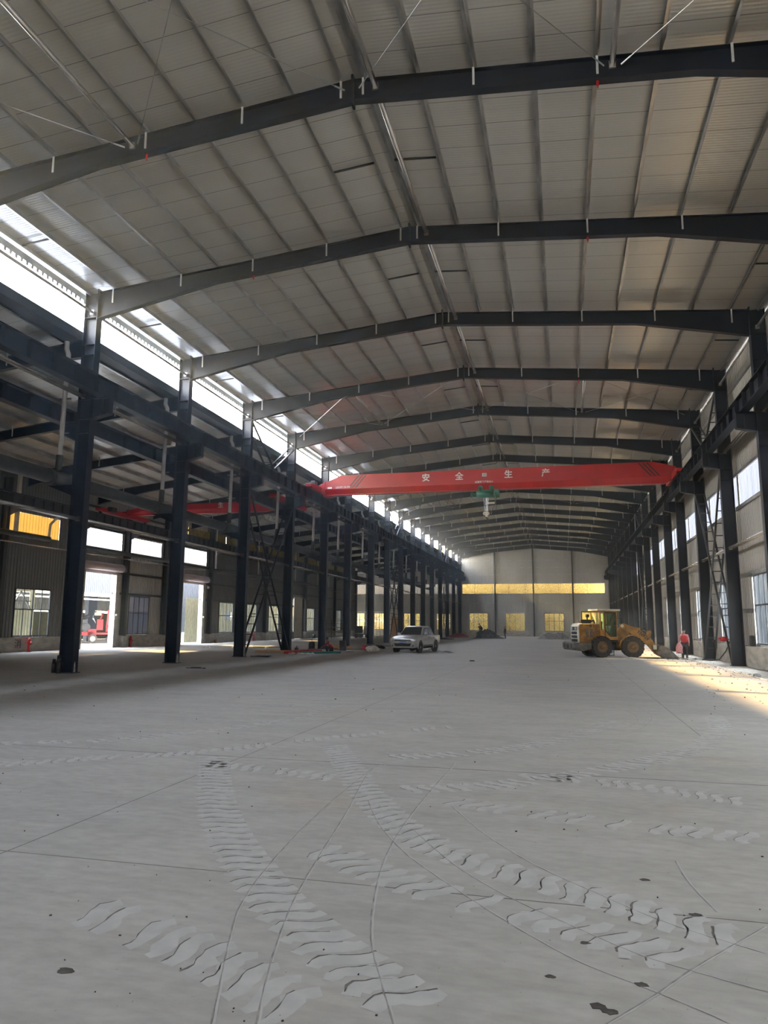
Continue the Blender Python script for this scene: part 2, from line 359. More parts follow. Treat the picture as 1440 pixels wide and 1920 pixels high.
win_no = [0]; trim_no = [1]
def window(axis, plane, a0, a1, z0, z1, label, pane='glass', cols=4, frame='darkgrey', split=0.56, inward=1.0, fw=0.07):
    win_no[0] += 1; m = MB(); w = 0.08
    def bar(u0, u1, v0, v1, dd=w):
        if axis == 'y': m.bx(plane - dd / 2, plane + dd / 2, u0, u1, v0, v1)
        else: m.bx(u0, u1, plane - dd / 2, plane + dd / 2, v0, v1)
    bar(a0, a0 + fw, z0, z1); bar(a1 - fw, a1, z0, z1); bar(a0, a1, z0, z0 + fw); bar(a0, a1, z1 - fw, z1)
    f = m.build('window_%d' % win_no[0], frame); struct(f, label, 'window')
    m = MB(); zm = z0 + (z1 - z0) * split; bar(a0 + fw, a1 - fw, zm - 0.035, zm + 0.035, 0.06)
    for k in range(1, cols):
        a = a0 + (a1 - a0) * k / cols; ww = 0.045 if k * 2 == cols else 0.028; bar(a - ww, a + ww, z0 + fw, z1 - fw, 0.05)
    m.build('glazing_bars', frame, f)
    m = MB(); bar(a0 + fw, a1 - fw, z0 + fw, z1 - fw, 0.012); m.build('pane', pane, f)
    return f
def band(axis, plane, a0, a1, z0, z1, label, mt='band', out=1.0):
    win_no[0] += 1; m = MB(); corr(m, axis, plane, a0, a1, z0, z1, (), out)
    return struct(m.build('window_%d' % win_no[0], mt), label, 'daylight panel')
def girts(axis, plane, a0, a1, zs, ops, name_label, inward, mt='galv', h=0.16):
    trim_no[0] += 1; m = MB()
    for z in zs:
        segs = [(a0, a1)]
        for (oa, ob, oz0, oz1) in ops:
            if oz0 + 0.05 < z < oz1 - 0.05:
                ns_ = []
                for p, q in segs:
                    if ob <= p or oa >= q: ns_.append((p, q)); continue
                    if oa > p: ns_.append((p, oa))
                    if ob < q: ns_.append((ob, q))
                segs = ns_
        for p, q in segs:
            c = plane + inward * 0.05
            if axis == 'y': m.bx(c - 0.045, c + 0.045, p, q, z - h / 2, z + h / 2)
            else: m.bx(p, q, c - 0.045, c + 0.045, z - h / 2, z + h / 2)
    return struct(m.build('trim_%d' % trim_no[0], mt), name_label, 'wall rail')

# ---- right wall (x = 8.6)
XRW = 8.62; rops = []; rwins = []; rbands = []
bays = list(zip(YS[:-1], YS[1:]))
allb = [(1.7, 8.95), (8.95, 16.21)] + bays
for i, (a, b) in enumerate(allb):
    mid = (a + b) / 2 + 0.25; rwins.append((mid - 1.65, mid + 1.65, 1.05, 4.2)); rbands.append((a + 0.35, b - 0.05, 7.72, 9.2))
rops = rwins + rbands
mb = MB(); corr(mb, 'y', XRW, -9.8, 129.5, 0.95, 14.9, rops, 1.0)
struct(mb.build('wall_right', 'wall'), 'pale ribbed metal wall along the right side of the hall', 'wall')
mb = MB(); mb.bx(8.42, 8.86, -9.8, 129.5, -0.02, 0.95)
struct(mb.build('baseboard_right', 'dado'), 'low rendered masonry base of the right wall', 'wall base')
for i, (w, bn) in enumerate(zip(rwins, rbands)):
    wl = 'dark framed window in the right wall, %s bay from the camera' % ORD[i]; bl = 'white ribbed daylight panel high in the right wall, %s bay from the camera' % ORD[i]
    window('y', XRW - 0.02, *w, wl, pane='glass', cols=4)
    band('y', XRW + 0.005, *bn, bl)
girts('y', XRW, -9.8, 129.5, [2.6, 4.28, 5.9, 7.63, 9.28, 10.9, 12.4, 13.6], rops, 'zinc rails across the right wall', -1.0)
mb = MB(); trim_no[0] += 1
for w in rwins:
    for y in (w[0] - 0.05, w[1] + 0.05): mb.bx(XRW - 0.12, XRW - 0.01, y - 0.05, y + 0.05, 0.95, 4.28)
struct(mb.build('trim_%d' % trim_no[0], 'galv'), 'zinc uprights beside the right wall windows', 'window trim')

# ---- far end wall (y = 129.5), hall and side bay
YB = 129.48; bops = []
for cx in (-14.42, -8.03, -1.43, 5.2): bops.append((cx - 1.65, cx + 1.65, 0.9, 4.0))
side_w = [(-37.2, -35.3), (-33.5, -31.6), (-27.95, -24.95), (-21.98, -19.45)]
for a, b in side_w: bops.append((a, b, 1.0, 3.95))
bb = [(-17.25, -11.6), (-11.35, -4.95), (-4.7, 1.7), (1.95, 7.1)]; sb = [(-38.5, -33.7), (-33.4, -28.6), (-28.4, -23.3), (-23.1, -18.3)]
for a, b in bb + sb: bops.append((a, b, 7.42, 9.1))
mb = MB(); corr(mb, 'x', YB, -40.5, 8.7, 0.8, 11.3, bops, 1.0); corr(mb, 'x', YB, -19.0, 8.7, 11.3, 14.7, (), 1.0)
mb.prism([(-18.6, 14.0), (9.0, 14.0), (9.0, zroof(9.0) + 0.27), (XM, zroof(XM) + 0.27), (-18.6, zroof(-18.6) + 0.27)], 'y', YB + 0.03, YB + 0.05)
mb.prism([(-40.5, 11.2), (-18.2, 11.2), (-18.2, 13.1), (-33.1, zside(-33.1) + 0.05), (-40.5, 11.3)], 'y', YB + 0.03, YB + 0.05)
struct(mb.build('wall_back', 'wall'), 'pale ribbed metal end wall at the far end of the hall', 'wall')
mb = MB(); mb.bx(-40.5, 8.42, YB - 0.12, YB + 0.2, -0.02, 0.86)
struct(mb.build('baseboard_back', 'dado'), 'low rendered base of the far end wall', 'wall base')
pl = ['leftmost in the hall, beside the dark columns', 'second from the left in the hall', 'third from the left, left of the loader', 'at the right, behind the loader cab']
for i, o in enumerate(bops[:4]): window('x', YB - 0.03, *o, 'window in the far end wall showing yellow trees, ' + pl[i], frame='galv' if i != 2 else 'steel_side')
pl = ['furthest left', 'second from the left', 'third from the left', 'just left of the last dark column']
for i, o in enumerate(bops[4:8]): window('x', YB - 0.03, *o, 'bright window in the end wall of the side bay, ' + pl[i], pane='glass', frame='darkgrey')
pl = ['leftmost', 'second from the left', 'third from the left', 'rightmost']
for i, (a, b) in enumerate(bb): band('x', YB + 0.003, a, b, 7.42, 9.1, 'clear ribbed strip of the far end wall with trees behind, %s panel in the hall' % pl[i], 'band_clear')
for i, (a, b) in enumerate(sb): band('x', YB + 0.003, a, b, 7.42, 9.1, 'white ribbed strip of the side bay end wall, %s panel' % pl[i], 'band')
girts('x', YB, -18.0, 8.4, [2.45, 4.12, 5.7, 7.33, 9.2, 10.7, 11.95, 13.2], bops, 'zinc rails across the far end wall', -1.0, h=0.1)
girts('x', YB, -40.0, -18.6, [2.45, 4.12, 5.7, 7.33, 9.2, 10.7], bops, 'zinc rails across the side bay end wall', -1.0, h=0.1)

# ---- outer wall of the side bay (x = -32.9)
XO = -32.92; YOE = 114.6
near_w = [(38.3, 41.55)]; lw = [(50.55, 53.42), (66.0, 69.12), (72.5, 75.04), (78.5, 81.6), (91.4, 94.3), (103.4, 106.5)]
doors = [(44.6, 48.3, -1, 5.45), (58.3, 62.0, -1, 5.45), (86.6, 89.1, -1, 5.05)]
lb = [(50.1, 54.9, 7.18, 8.5), (44.3, 49.2, 7.18, 8.62), (58.3, 63.0, 7.25, 8.58)]
yb = [(29.0, 36.4, 7.32, 8.68), (37.1, 41.95, 7.32, 8.68)]
d_all = [(a, b, 0.95, 3.95) for a, b in near_w + lw]
oops = d_all + doors + lb + yb + [(59.3, 66.8, 9.75, 10.5), (67.0, 107.5, 9.75, 10.5)]
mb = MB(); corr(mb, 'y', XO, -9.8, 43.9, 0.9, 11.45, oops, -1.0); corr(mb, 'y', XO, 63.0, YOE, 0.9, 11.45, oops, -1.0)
struct(mb.build('wall_left', 'wall_shaded'), 'shade-toned ribbed metal outer wall of the side bay', 'wall')
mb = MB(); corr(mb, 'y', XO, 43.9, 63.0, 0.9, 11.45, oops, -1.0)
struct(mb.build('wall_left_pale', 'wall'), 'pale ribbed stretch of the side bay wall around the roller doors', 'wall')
mb = MB(); cut = [(-9.8, 44.15), (48.75, 57.85), (62.45, 86.6), (89.1, YOE)]
for a, b in cut: mb.bx(XO - 0.24, XO + 0.16, a, b, -0.02, 0.9)
struct(mb.build('baseboard_left', 'dado'), 'low rendered base of the side bay outer wall', 'wall base')
window('y', XO + 0.02, *d_all[0], 'nearest window of the side bay wall, dark framed and brownish', pane='glass')
wl = ['white window between the two roller doors', 'dark framed window right of the far roller door', 'window seen through the left lattice brace', 'window just left of the white sliding door',
      'window right of the white sliding door', 'small bright window near the end of the side bay wall']
for i, o in enumerate(d_all[1:]): window('y', XO + 0.02, *o, wl[i] + ' in the side bay wall', pane='band' if i == 0 else 'glass', cols=4)
for (o, l, m_) in zip(lb + yb, ['white ribbed daylight panel above the window between the doors', 'white ribbed daylight panel above the near roller door', 'white ribbed daylight panel above the far roller door',
                           'amber ribbed daylight panel at the left picture edge', 'bright amber ribbed daylight panel over the nearest window'], ['band'] * 3 + ['band_yellow'] * 2):
    band('y', XO - 0.003, *o, l, m_, -1.0)
band('y', XO + 0.02, 59.3, 66.8, 9.75, 10.5, 'dull yellow strip under the eaves of the side bay, near part', 'dull_yellow', -1.0)
band('y', XO + 0.02, 67.0, 107.5, 9.75, 10.5, 'dull yellow strip under the eaves of the side bay, far part', 'dull_yellow', -1.0)
girts('y', XO, 43.9, 63.0, [4.05, 5.6, 7.05, 8.7, 10.2], oops, 'rails on the pale stretch of the side bay wall', 1.0, 'steel_side')
girts('y', XO, 63.0, YOE, [4.05, 5.6, 7.05, 8.7], oops, 'rails on the far dark stretch of the side bay wall', 1.0, 'steel_side')
# far left annex wall beyond the outer wall
mb = MB(); corr(mb, 'y', -40.4, 115.0, 129.5, 0, 11.2, (), -1.0); corr(mb, 'x', 114.8, -40.5, -33.0, 5.0, 11.2, (), 1.0)
struct(mb.build('wall_annex', 'wall'), 'pale ribbed wall closing the corner beyond the side bay', 'wall')

# ---- roofs
mb = MB()
for s in (-1, 1):
    xe = XL - 0.95 if s < 0 else XR + 0.95
    z0, z1 = zroof(XM) + 0.24, zroof(xe) + 0.24
    mb.add([(XM, -10, z0), (xe, -10, z1), (xe, 130.0, z1), (XM, 130.0, z0), (XM, -10, z0 + 0.1), (xe, -10, z1 + 0.1), (xe, 130.0, z1 + 0.1), (XM, 130.0, z0 + 0.1)],
           [(0, 1, 2, 3), (4, 7, 6, 5), (0, 4, 5, 1), (1, 5, 6, 2), (2, 6, 7, 3)])
struct(mb.build('ceiling', 'roof'), 'white ribbed panel roof of the main hall', 'ceiling')
mb = MB(); xa, xb = -33.1, -18.55
mb.add([(xa, -10, zside(xa)), (xb, -10, zside(xb)), (xb, 130, zside(xb)), (xa, 130, zside(xa)), (xa, -10, zside(xa) + .1), (xb, -10, zside(xb) + .1), (xb, 130, zside(xb) + .1), (xa, 130, zside(xa) + .1)],
       [(0, 1, 2, 3), (4, 7, 6, 5), (0, 4, 5, 1), (1, 5, 6, 2), (2, 6, 7, 3), (3, 7, 4, 0)])
mb.add([(-40.5, 114.6, zside(xa) - 0.5), (xa, 114.6, zside(xa)), (xa, 130, zside(xa)), (-40.5, 130, zside(xa) - 0.5)], [(0, 1, 2, 3)])
cs_ = mb.build('ceiling_side', 'roof'); struct(cs_, 'panel roof of the lower side bay', 'ceiling')
mb = MB(); mb.add([(xa, -10, zside(xa) + .11), (xb, -10, zside(xb) + .11), (xb, 130, zside(xb) + .11), (xa, 130, zside(xa) + .11)], [(0, 1, 2, 3)]); mb.build('added_dark_sheet', 'roof_top', cs_)  # unseen dark sheet added to cut sunlight bounced up to the ceiling
# near gable behind the camera, with its wide open doorway
mb = MB(); corr(mb, 'x', -9.8, -33, 8.7, 0, 14.8, (), -1.0); struct(mb.build('wall_front', 'wall'), 'ribbed gable wall behind the camera', 'wall')
# gutters and flashing between the two roofs
g = MB(); g.bx(-18.95, -18.2, -10, 130, 12.86, 12.90); g.bx(-18.97, -18.93, -10, 130, 12.86, 13.2); g.bx(-18.22, -18.18, -10, 130, 12.86, 13.24)
tag(g.build('gutter', 'steel_side'), 'long dark valley gutter below the open clerestory on the left', 'gutter')
f = MB(); f.bx(-18.32, -18.28, -10, 130, 14.62, 14.86); y = -9.8
while y < 129.5: f.bx(-18.33, -18.27, y, y + 0.12, 14.48, 14.62); y += 0.27
tag(f.build('eaves_flashing', 'galv'), 'notched zinc flashing hanging under the left eaves', 'flashing')

# ------------------------------------------------------------------ steel frame
def isec_z(m, xa, xb, y, z0, z1, fw=0.34, tf=0.022, tw=0.014):     # column: flanges face -x / +x
    m.bx(xa, xa + tf, y - fw / 2, y + fw / 2, z0, z1); m.bx(xb - tf, xb, y - fw / 2, y + fw / 2, z0, z1); m.bx(xa + tf, xb - tf, y - tw / 2, y + tw / 2, z0, z1); return m
def isec_y(m, x, y0, y1, z0, z1, fw=0.34, tf=0.025, tw=0.014, st=1.0, first=0.5):   # beam along y, stiffeners every st
    m.bx(x - fw / 2, x + fw / 2, y0, y1, z0, z0 + tf); m.bx(x - fw / 2, x + fw / 2, y0, y1, z1 - tf, z1); m.bx(x - tw / 2, x + tw / 2, y0, y1, z0 + tf, z1 - tf)
    n = max(1, int(round((y1 - y0) / st)))
    for k in range(n): yy = y0 + (k + 0.5) * (y1 - y0) / n; m.bx(x - fw / 2 + 0.01, x + fw / 2 - 0.01, yy - 0.007, yy + 0.007, z0 + tf, z1 - tf)
    return m
DY = 0.17       # the fitted frame lines mark the near edge of the columns
RAIL_Z0, RAIL_Z1 = 10.42, 11.14
def column(side, lab):
    # built at its base: local x measured from the hall side face of the column
    s = -1 if side == 'L' else 1; top = zroof(XL if s < 0 else XR) + 0.02
    m = MB(); a, b = (-0.58, 0.0) if s < 0 else (0.0, 0.58); isec_z(m, a, b, 0, 0.0, top)
    for z in (9.05, 9.6, RAIL_Z0 - 0.04, 11.2, 12.2, 12.62, top - 1.05): m.bx(a + .02, b - .02, -0.16, 0.16, z - 0.009, z + 0.009)
    c = m.build('steel_column', 'steel')
    m = MB(); x0, x1 = (0.0, 0.76) if s < 0 else (-0.76, 0.0)
    zt, zb = RAIL_Z0, 9.78; xi, xo = (0.0, 0.76) if s < 0 else (0.0, -0.76)
    m.prism([(xi, zt - 0.03), (xo, zt - 0.03), (xo, zb + 0.02), (xi, 9.62)], 'y', -0.01, 0.01)
    m.bx(x0, x1, -0.16, 0.16, zt - 0.03, zt)
    m.beam((xi, 0, 9.61), (xo, 0, zb), 0.32, 0.024)
    xs = xo * 0.6; m.bx(xs - 0.012, xs + 0.012, -0.15, 0.15, zb, zt - 0.03); m.bx(xo - 0.012 if s > 0 else xo - 0.012, xo + 0.012, -0.15, 0.15, zb, zt)
    m.build('crane_bracket', 'steel', c)
    if s < 0:
        m = MB(); m.prism([(-0.58, 9.55), (-1.28, 9.55), (-1.28, 9.1), (-0.58, 8.75)], 'y', -0.01, 0.01); m.bx(-1.28, -0.58, -0.15, 0.15, 9.52, 9.55); m.bx(-1.29, -1.27, -0.15, 0.15, 9.1, 9.55)
        m.beam((-0.58, 0, 8.74), (-1.28, 0, 9.09), 0.3, 0.024); m.build('crane_bracket', 'steel', c)
    m = MB(); m.bx(a - 0.06, b + 0.06, -0.24, 0.24, 0.0, 0.025); m.build('base_plate', 'steel', c)
    return c
colL = colR = None; LCOL = []
for i, y in enumerate(YS):
    for sd in 'LR':
        x = XL if sd == 'L' else XR
        src = colL if sd == 'L' else colR
        if src is None:
            c = column(sd, ''); c.location = (x, y + DY, 0)
            if sd == 'L': colL = c
            else: colR = c
        else: c = dup(src, (x, y + DY, 0))
        row = 'left' if sd == 'L' else 'right'
        nm = 'at the edge of the picture, nearest the camera' if i == 0 else '%s of the row counted from the camera' % ORD[i - 1 if sd == 'L' else max(i - 1, 0)]
        tag(c, 'dark navy steel column of the %s row, %s' % (row, nm), 'column', 'steel columns of the %s row' % row)
        if sd == 'L': LCOL.append(c)
# whitewashed patches at the foot of the three nearest left columns
for i, (w, h) in {1: (0.10, 0.42), 2: (0.22, 0.45), 3: (0.16, 0.62)}.items():
    m = MB(); m.prism([(-w / 2, 0.03), (w / 2, 0.03), (w * 0.4, h * 0.7), (0.01, h), (-w * 0.35, h * 0.8)], 'x', 0.0, 0.003)
    m.build('whitewash_patch', 'mark_white', LCOL[i]).location = (0.001, -0.02, 0)

def rafter():
    m = MB(); xl, xr = XL, XR; ze, zr = zroof(XL), zroof(XM)
    def ztop(x): return zroof(x)
    def zbot(x):
        d = 0.58
        if x < xl + 5.0: d += (xl + 5.0 - x) / 5.0 * 0.52
        if x > xr - 4.4: d += (x - xr + 4.4) / 4.4 * 0.52
        return ztop(x) - d
    xs = [xl, xl + 5.0, XM, xr - 4.4, xr]
    m.prism([(x, ztop(x) - 0.01) for x in xs] + [(x, zbot(x) + 0.01) for x in reversed(xs)], 'y', -0.006, 0.006)
    for p, q in zip(xs[:-1], xs[1:]):
        m.beam((p, 0, ztop(p) - 0.01), (q, 0, ztop(q) - 0.01), 0.24, 0.02); m.beam((p, 0, zbot(p) + 0.01), (q, 0, zbot(q) + 0.01), 0.24, 0.02)
    r = m.build('roof_rafter', 'steel')
    m = MB(); m.bx(XM - 0.03, XM + 0.03, -0.13, 0.13, zbot(XM) - 0.12, zr + 0.14); m.build('ridge_plate', 'steel', r)
    m = MB()
    for x in (xl, xr): m.bx(x - 0.02, x + 0.02, -0.14, 0.14, zbot(x) - 0.05, ztop(x) + 0.12)
    m.build('end_plates', 'steel', r)
    first = None
    for x in (-16.8, -13.86, -10.9, -8.0, -5.22, -4.62, -1.76, 1.2, 4.17, 7.15):
        if first is None:
            m = MB(); m.beam((0, -0.14, 0.10), (0, -0.13, -0.52), 0.055, 0.02, up=(0, 1, 0)); o = m.build('flange_brace', 'white_bracket', r); first = o
        else: o = first.copy(); COL.objects.link(o); o.parent = r
        o.location = (x, 0, ztop(x) + 0.04)
        if abs(x) > 16 or x > 7: o.location.z -= 0.1
    return r
R0 = rafter()
for i, y in enumerate(YS):
    r = R0 if i == 0 else dup(R0)
    r.location = (0, y + 0.13, 0)
    tag(r, 'dark roof rafter across the hall, %s' % ('nearest the camera at the top of the picture' if i == 0 else ('last one, against the far end wall' if i == 16 else '%s from the camera' % ORD[i])), 'rafter', 'roof rafters of the hall')

# purlins: one continuous line each
pxs = [-17.95, -16.75, -15.30, -13.86, -12.36, -10.90, -9.45, -8.0, -6.60, -5.22, -4.62, -3.22, -1.76, -0.30, 1.20, 2.68, 4.17, 5.66, 7.15, 8.25]
sides = ['left'] * 10 + ['right'] * 10
for k, x in enumerate(pxs):
    z = zroof(x) + 0.005; s = -1 if x < XM else 1; m = MB()
    m.bx(x - 0.006, x + 0.006, -9.5, 129.4, z, z + 0.2); m.bx(min(x, x + s * -0.07), max(x, x + s * -0.07), -9.5, 129.4, z, z + 0.008)
    m.bx(min(x, x - s * -0.07), max(x, x - s * -0.07), -9.5, 129.4, z + 0.2, z + 0.208); xe = x - s * 0.07; m.bx(xe - 0.003, xe + 0.003, -9.5, 129.4, z, z + 0.025)
    n = 10 - k if k < 10 else k - 9
    tag(m.build('roof_purlin', 'galv'), 'zinc purlin along the %s roof slope, %s from the ridge' % (sides[k], ORD[n - 1]), 'purlin', 'zinc roof purlins')
# short spacers beside the ridge and at the eaves at the middle of each bay
sp0 = None
for i, (a, b) in enumerate(allb[1:]):
    ym = (a + b) / 2
    for (x0, x1, w) in ((-6.6, -5.22, 'left of the ridge'), (-4.62, -3.22, 'right of the ridge'), (-17.95, -16.75, 'under the left eaves'), (7.15, 8.25, 'under the right eaves')):
        m = MB(); m.beam((x0, ym, zroof(x0) + 0.12), (x1, ym, zroof(x1) + 0.12), 0.05, 0.05)
        tag(m.build('purlin_spacer', 'steel_side'), 'short bar between two purlins %s, %s bay from the camera' % (w, ORD[i]), 'spacer bar', 'spacer bars between purlins')

# tubes between frames
def tie(x, z, i, a, b, lab, r=0.055, double=False, grp='tie tubes'):
    m = MB(); a2, b2 = a + 0.26, b + 0.06
    if double: m.tube((x - 0.07, a2, z), (x - 0.07, b2, z), r, 12); m.tube((x + 0.07, a2, z), (x + 0.07, b2, z), r, 12)
    else: m.tube((x, a2, z), (x, b2, z), r, 12)
    o = m.build('tie_tube', 'tube', None, True)
    m = MB(); m.bx(x - 0.08, x + 0.08, b2 - 0.02, b2 + 0.03, z - 0.09, z + 0.09); m.build('end_bracket', 'tube', o)
    tag(o, lab + ', %s bay from the camera' % ORD[i], 'tie tube', grp)
BR = [(1, 1), (4, 4), (9, 9), (14, 14)]
brace_bays = {1, 4, 9, 14}        # indices into allb[1:] -> before A.., D-E, I-J, N-O
brace_bays = {0, 4, 9, 14}
for i, (a, b) in enumerate(allb[1:]):
    a_, b_ = a, b
    tie(-4.30, 15.60, i, a_, b_, 'bright zinc tube beside the roof ridge', 0.075, grp='ridge tubes')
    tie(-17.72, 13.96, i, a_, b_, 'zinc tube across the clerestory between left columns', 0.06, grp='left clerestory tubes')
    tie(8.10, 13.98, i, a_, b_, 'zinc tube high between right columns', 0.06, grp='right eaves tubes')
    tie(-17.85, 10.50, i, a_, b_, 'pair of zinc tubes behind the left crane girder', 0.05, True, 'left girder level tubes')
    tie(8.10, 10.45, i, a_, b_, 'pair of zinc tubes behind the right crane girder', 0.05, True, 'right girder level tubes')
    tie(-17.72, 5.70, i, a_, b_, 'pair of zinc tubes at mid height between left columns', 0.06, True, 'left mid height tubes')
    tie(8.08, 5.65, i, a_, b_, 'pair of zinc tubes at mid height between right columns', 0.06, True, 'right mid height tubes')
    if i in brace_bays:
        tie(-11.35, 15.08, i, a_, b_, 'zinc strut tube under the left roof slope', 0.07, grp='roof strut tubes')
        tie(1.55, 15.10, i, a_, b_, 'zinc strut tube under the right roof slope', 0.07, grp='roof strut tubes')
        xs = [-17.3, -11.35, -4.92, 1.55, 7.7]
        for k in range(4):
            for d in (0, 1):
                xa, xb = (xs[k] + 0.2, xs[k + 1] - 0.2) if d == 0 else (xs[k + 1] - 0.2, xs[k] + 0.2)
                m = MB(); pa, pb = Vector((xa, a + 0.2, zroof(xa) - 0.28)), Vector((xb, b + 0.0, zroof(xb) - 0.28)); m.tube(pa, pb, 0.012, 6)
                dv = (pa - pb).normalized(); m.tube(pb, pb + dv * 0.3, 0.022, 6)
                tag(m.build('brace_rod', 'galv'), 'thin diagonal roof rod, %s panel from the left, %s of its pair, %s bay' % (ORD[k], ['first', 'second'][d], ORD[i]), 'brace rod', 'roof brace rods')

# crane girders of the hall and of the side bay, one per bay
for i, (a, b) in enumerate(allb[1:]):
    for (x, z0, z1, row, st, mt, nm) in ((-17.0, RAIL_Z0, RAIL_Z1, 'left', 1.15, 'steel', 'hall'), (7.37, RAIL_Z0, RAIL_Z1, 'right', 1.15, 'steel', 'hall'), (-18.95, 9.55, 10.18, 'inner', 1.15, 'steel', 'side bay')):
        m = MB(); isec_y(m, x, a + DY + 0.01, b + DY - 0.01, z0, z1, 0.36, st=st)
        g = m.build('crane_girder', mt); m = MB(); m.bx(x - 0.035, x + 0.035, a + DY + 0.01, b + DY - 0.01, z1, z1 + 0.09); m.build('rail', 'steel', g)
        tag(g, 'dark crane girder, %s side of the %s, %s bay from the camera' % (row, nm, ORD[i]), 'crane girder', '%s crane girders of the %s' % (row, nm))

# lattice braces between columns
def ladder(m, p0, p1, xs, n):
    for x in xs: m.beam((x, p0[0], p0[1]), (x, p1[0], p1[1]), 0.09, 0.09, up=(1, 0, 0))
def rungs(m, p0, p1, xs, n):
    for k in range(1, n): t = k / n; y = p0[0] + (p1[0] - p0[0]) * t; z = p0[1] + (p1[1] - p0[1]) * t; m.beam((xs[0], y, z), (xs[1], y, z), 0.045, 0.045)
for i in (4, 9, 14):
    a, b = allb[1:][i]; a += 0.34; b -= 0.0
    for (xs, row) in (((-17.98, -17.50), 'left'), ((7.87, 8.35), 'right')):
        for tier, pts in (('tall crossed lattice brace', [((a, 0.05), (b, 9.5)), ((b, 0.05), (a, 9.5))]), ('short V shaped lattice brace above the girder', [((a, 13.6), ((a + b) / 2, 11.5)), ((b, 13.6), ((a + b) / 2, 11.5))])):
            o = None
            root = empty('lattice_brace', (sum(xs) / 2, (a + b) / 2, 0))
            for d, (p0, p1) in enumerate(pts):
                p0 = (p0[0] - (a + b) / 2, p0[1]); p1 = (p1[0] - (a + b) / 2, p1[1]); xx = (xs[0] - sum(xs) / 2, xs[1] - sum(xs) / 2)
                m = MB(); ladder(m, p0, p1, xx, 0); st = m.build('angle_pair', 'steel_side' if row == 'right' else 'steel', root)
                m = MB(); rungs(m, p0, p1, xx, 16 if 'tall' in tier else 6); m.build('rungs', 'steel_side', root)
            if 'tall' in tier: m = MB(); m.bx(-0.26, 0.26, -0.22, 0.22, 4.45, 4.46 + 0.75 * 0.7); 
            tag(root, '%s, %s columns, %s braced bay' % (tier, row, {4: 'first', 9: 'second', 14: 'third'}[i]), 'brace', 'lattice braces')
# end wall posts
for k, x in enumerate((-11.46, -4.82, 1.84)):
    m = MB(); m.bx(x - 0.12, x + 0.12, 129.05, 129.07, 0, zroof(x) - 0.6); m.bx(x - 0.12, x + 0.12, 129.33, 129.35, 0, zroof(x) - 0.6); m.bx(x - 0.01, x + 0.01, 129.07, 129.33, 0, zroof(x) - 0.6)
    tag(m.build('wall_post', 'steel_side'), 'slim dark post against the far end wall, %s' % ['left one', 'middle one under the ridge', 'right one'][k], 'post', 'far end wall posts')

# ------------------------------------------------------------------ side bay steelwork
sr = None
for i, y in enumerate(YS):
    if sr is None:
        m = MB(); x0, x1 = -32.6, -18.05
        def zt(x): return zside(x) - 0.22
        def zb(x): return zt(x) - 0.5 - max(0, (-28.5 - x)) / 4.1 * 0.35 - max(0, (x + 21.0)) / 3 * 0.2
        xs = [x0, -28.5, -21.0, x1]
        m.prism([(x, zt(x)) for x in xs] + [(x, zb(x)) for x in reversed(xs)], 'y', -0.006, 0.006)
        for p, q in zip(xs[:-1], xs[1:]): m.beam((p, 0, zt(p)), (q, 0, zt(q)), 0.22, 0.02); m.beam((p, 0, zb(p)), (q, 0, zb(q)), 0.22, 0.02)
        sr = m.build('roof_rafter', 'steel'); f0 = None
        for x in (-30.5, -27.5, -24.5, -21.5):
            if f0 is None: m = MB(); m.beam((0, -0.14, 0.1), (0, -0.13, -0.5), 0.055, 0.02, up=(0, 1, 0)); f0 = o = m.build('flange_brace', 'white_bracket', sr)
            else: o = f0.copy(); COL.objects.link(o); o.parent = sr
            o.location = (x, 0, zt(x) + 0.1)
        r = sr
    else: r = dup(sr)
    r.location = (0, y + 0.15, 0)
    tag(r, 'dark sloping rafter of the lower side bay roof, %s from the camera' % ORD[i], 'rafter', 'rafters of the side bay')
for k in range(10):
    x = -32.4 + k * 1.5; z = zside(x) - 0.21; m = MB(); m.bx(x - 0.006, x + 0.006, -9.5, 129.3, z, z + 0.2); m.bx(x, x + 0.07, -9.5, 129.3, z, z + 0.008); m.bx(x - 0.07, x, -9.5, 129.3, z + 0.192, z + 0.2)
    tag(m.build('roof_purlin', 'galv'), 'zinc purlin along the side bay roof, %s from its outer wall' % ORD[k], 'purlin', 'purlins of the side bay')
# outer wall columns of the side bay
ocy = [24.0, 30.3, 36.75, 43.9, 49.65, 55.4, 63.6, 70.8, 77.0, 83.6, 90.2, 96.9, 103.0, 108.9, 114.6, 121.7]; oc = None
for i, y in enumerate(ocy):
    if oc is None:
        m = MB(); isec_z(m, 0, 0.42, 0, 0, 10.6, fw=0.3); oc = m.build('steel_column', 'steel_side'); m = MB(); m.prism([(0.42, 8.9), (1.25, 8.9), (1.25, 8.55), (0.42, 8.2)], 'y', -0.01, 0.01); m.bx(0.42, 1.25, -0.14, 0.14, 8.87, 8.9); m.build('crane_bracket', 'steel_side', oc)
        m = MB(); m.bx(-0.05, 0.5, -0.3, 0.3, 0, 0.86); m.build('concrete_foot', 'dado', oc); c = oc
    else: c = dup(oc)
    c.location = (XO + 0.02, y, 0)
    if i >= 14: c.location.x = -33.0
    tag(c, 'grey steel column against the outer wall of the side bay, %s from the camera' % ORD[i], 'column', 'outer wall columns of the side bay')
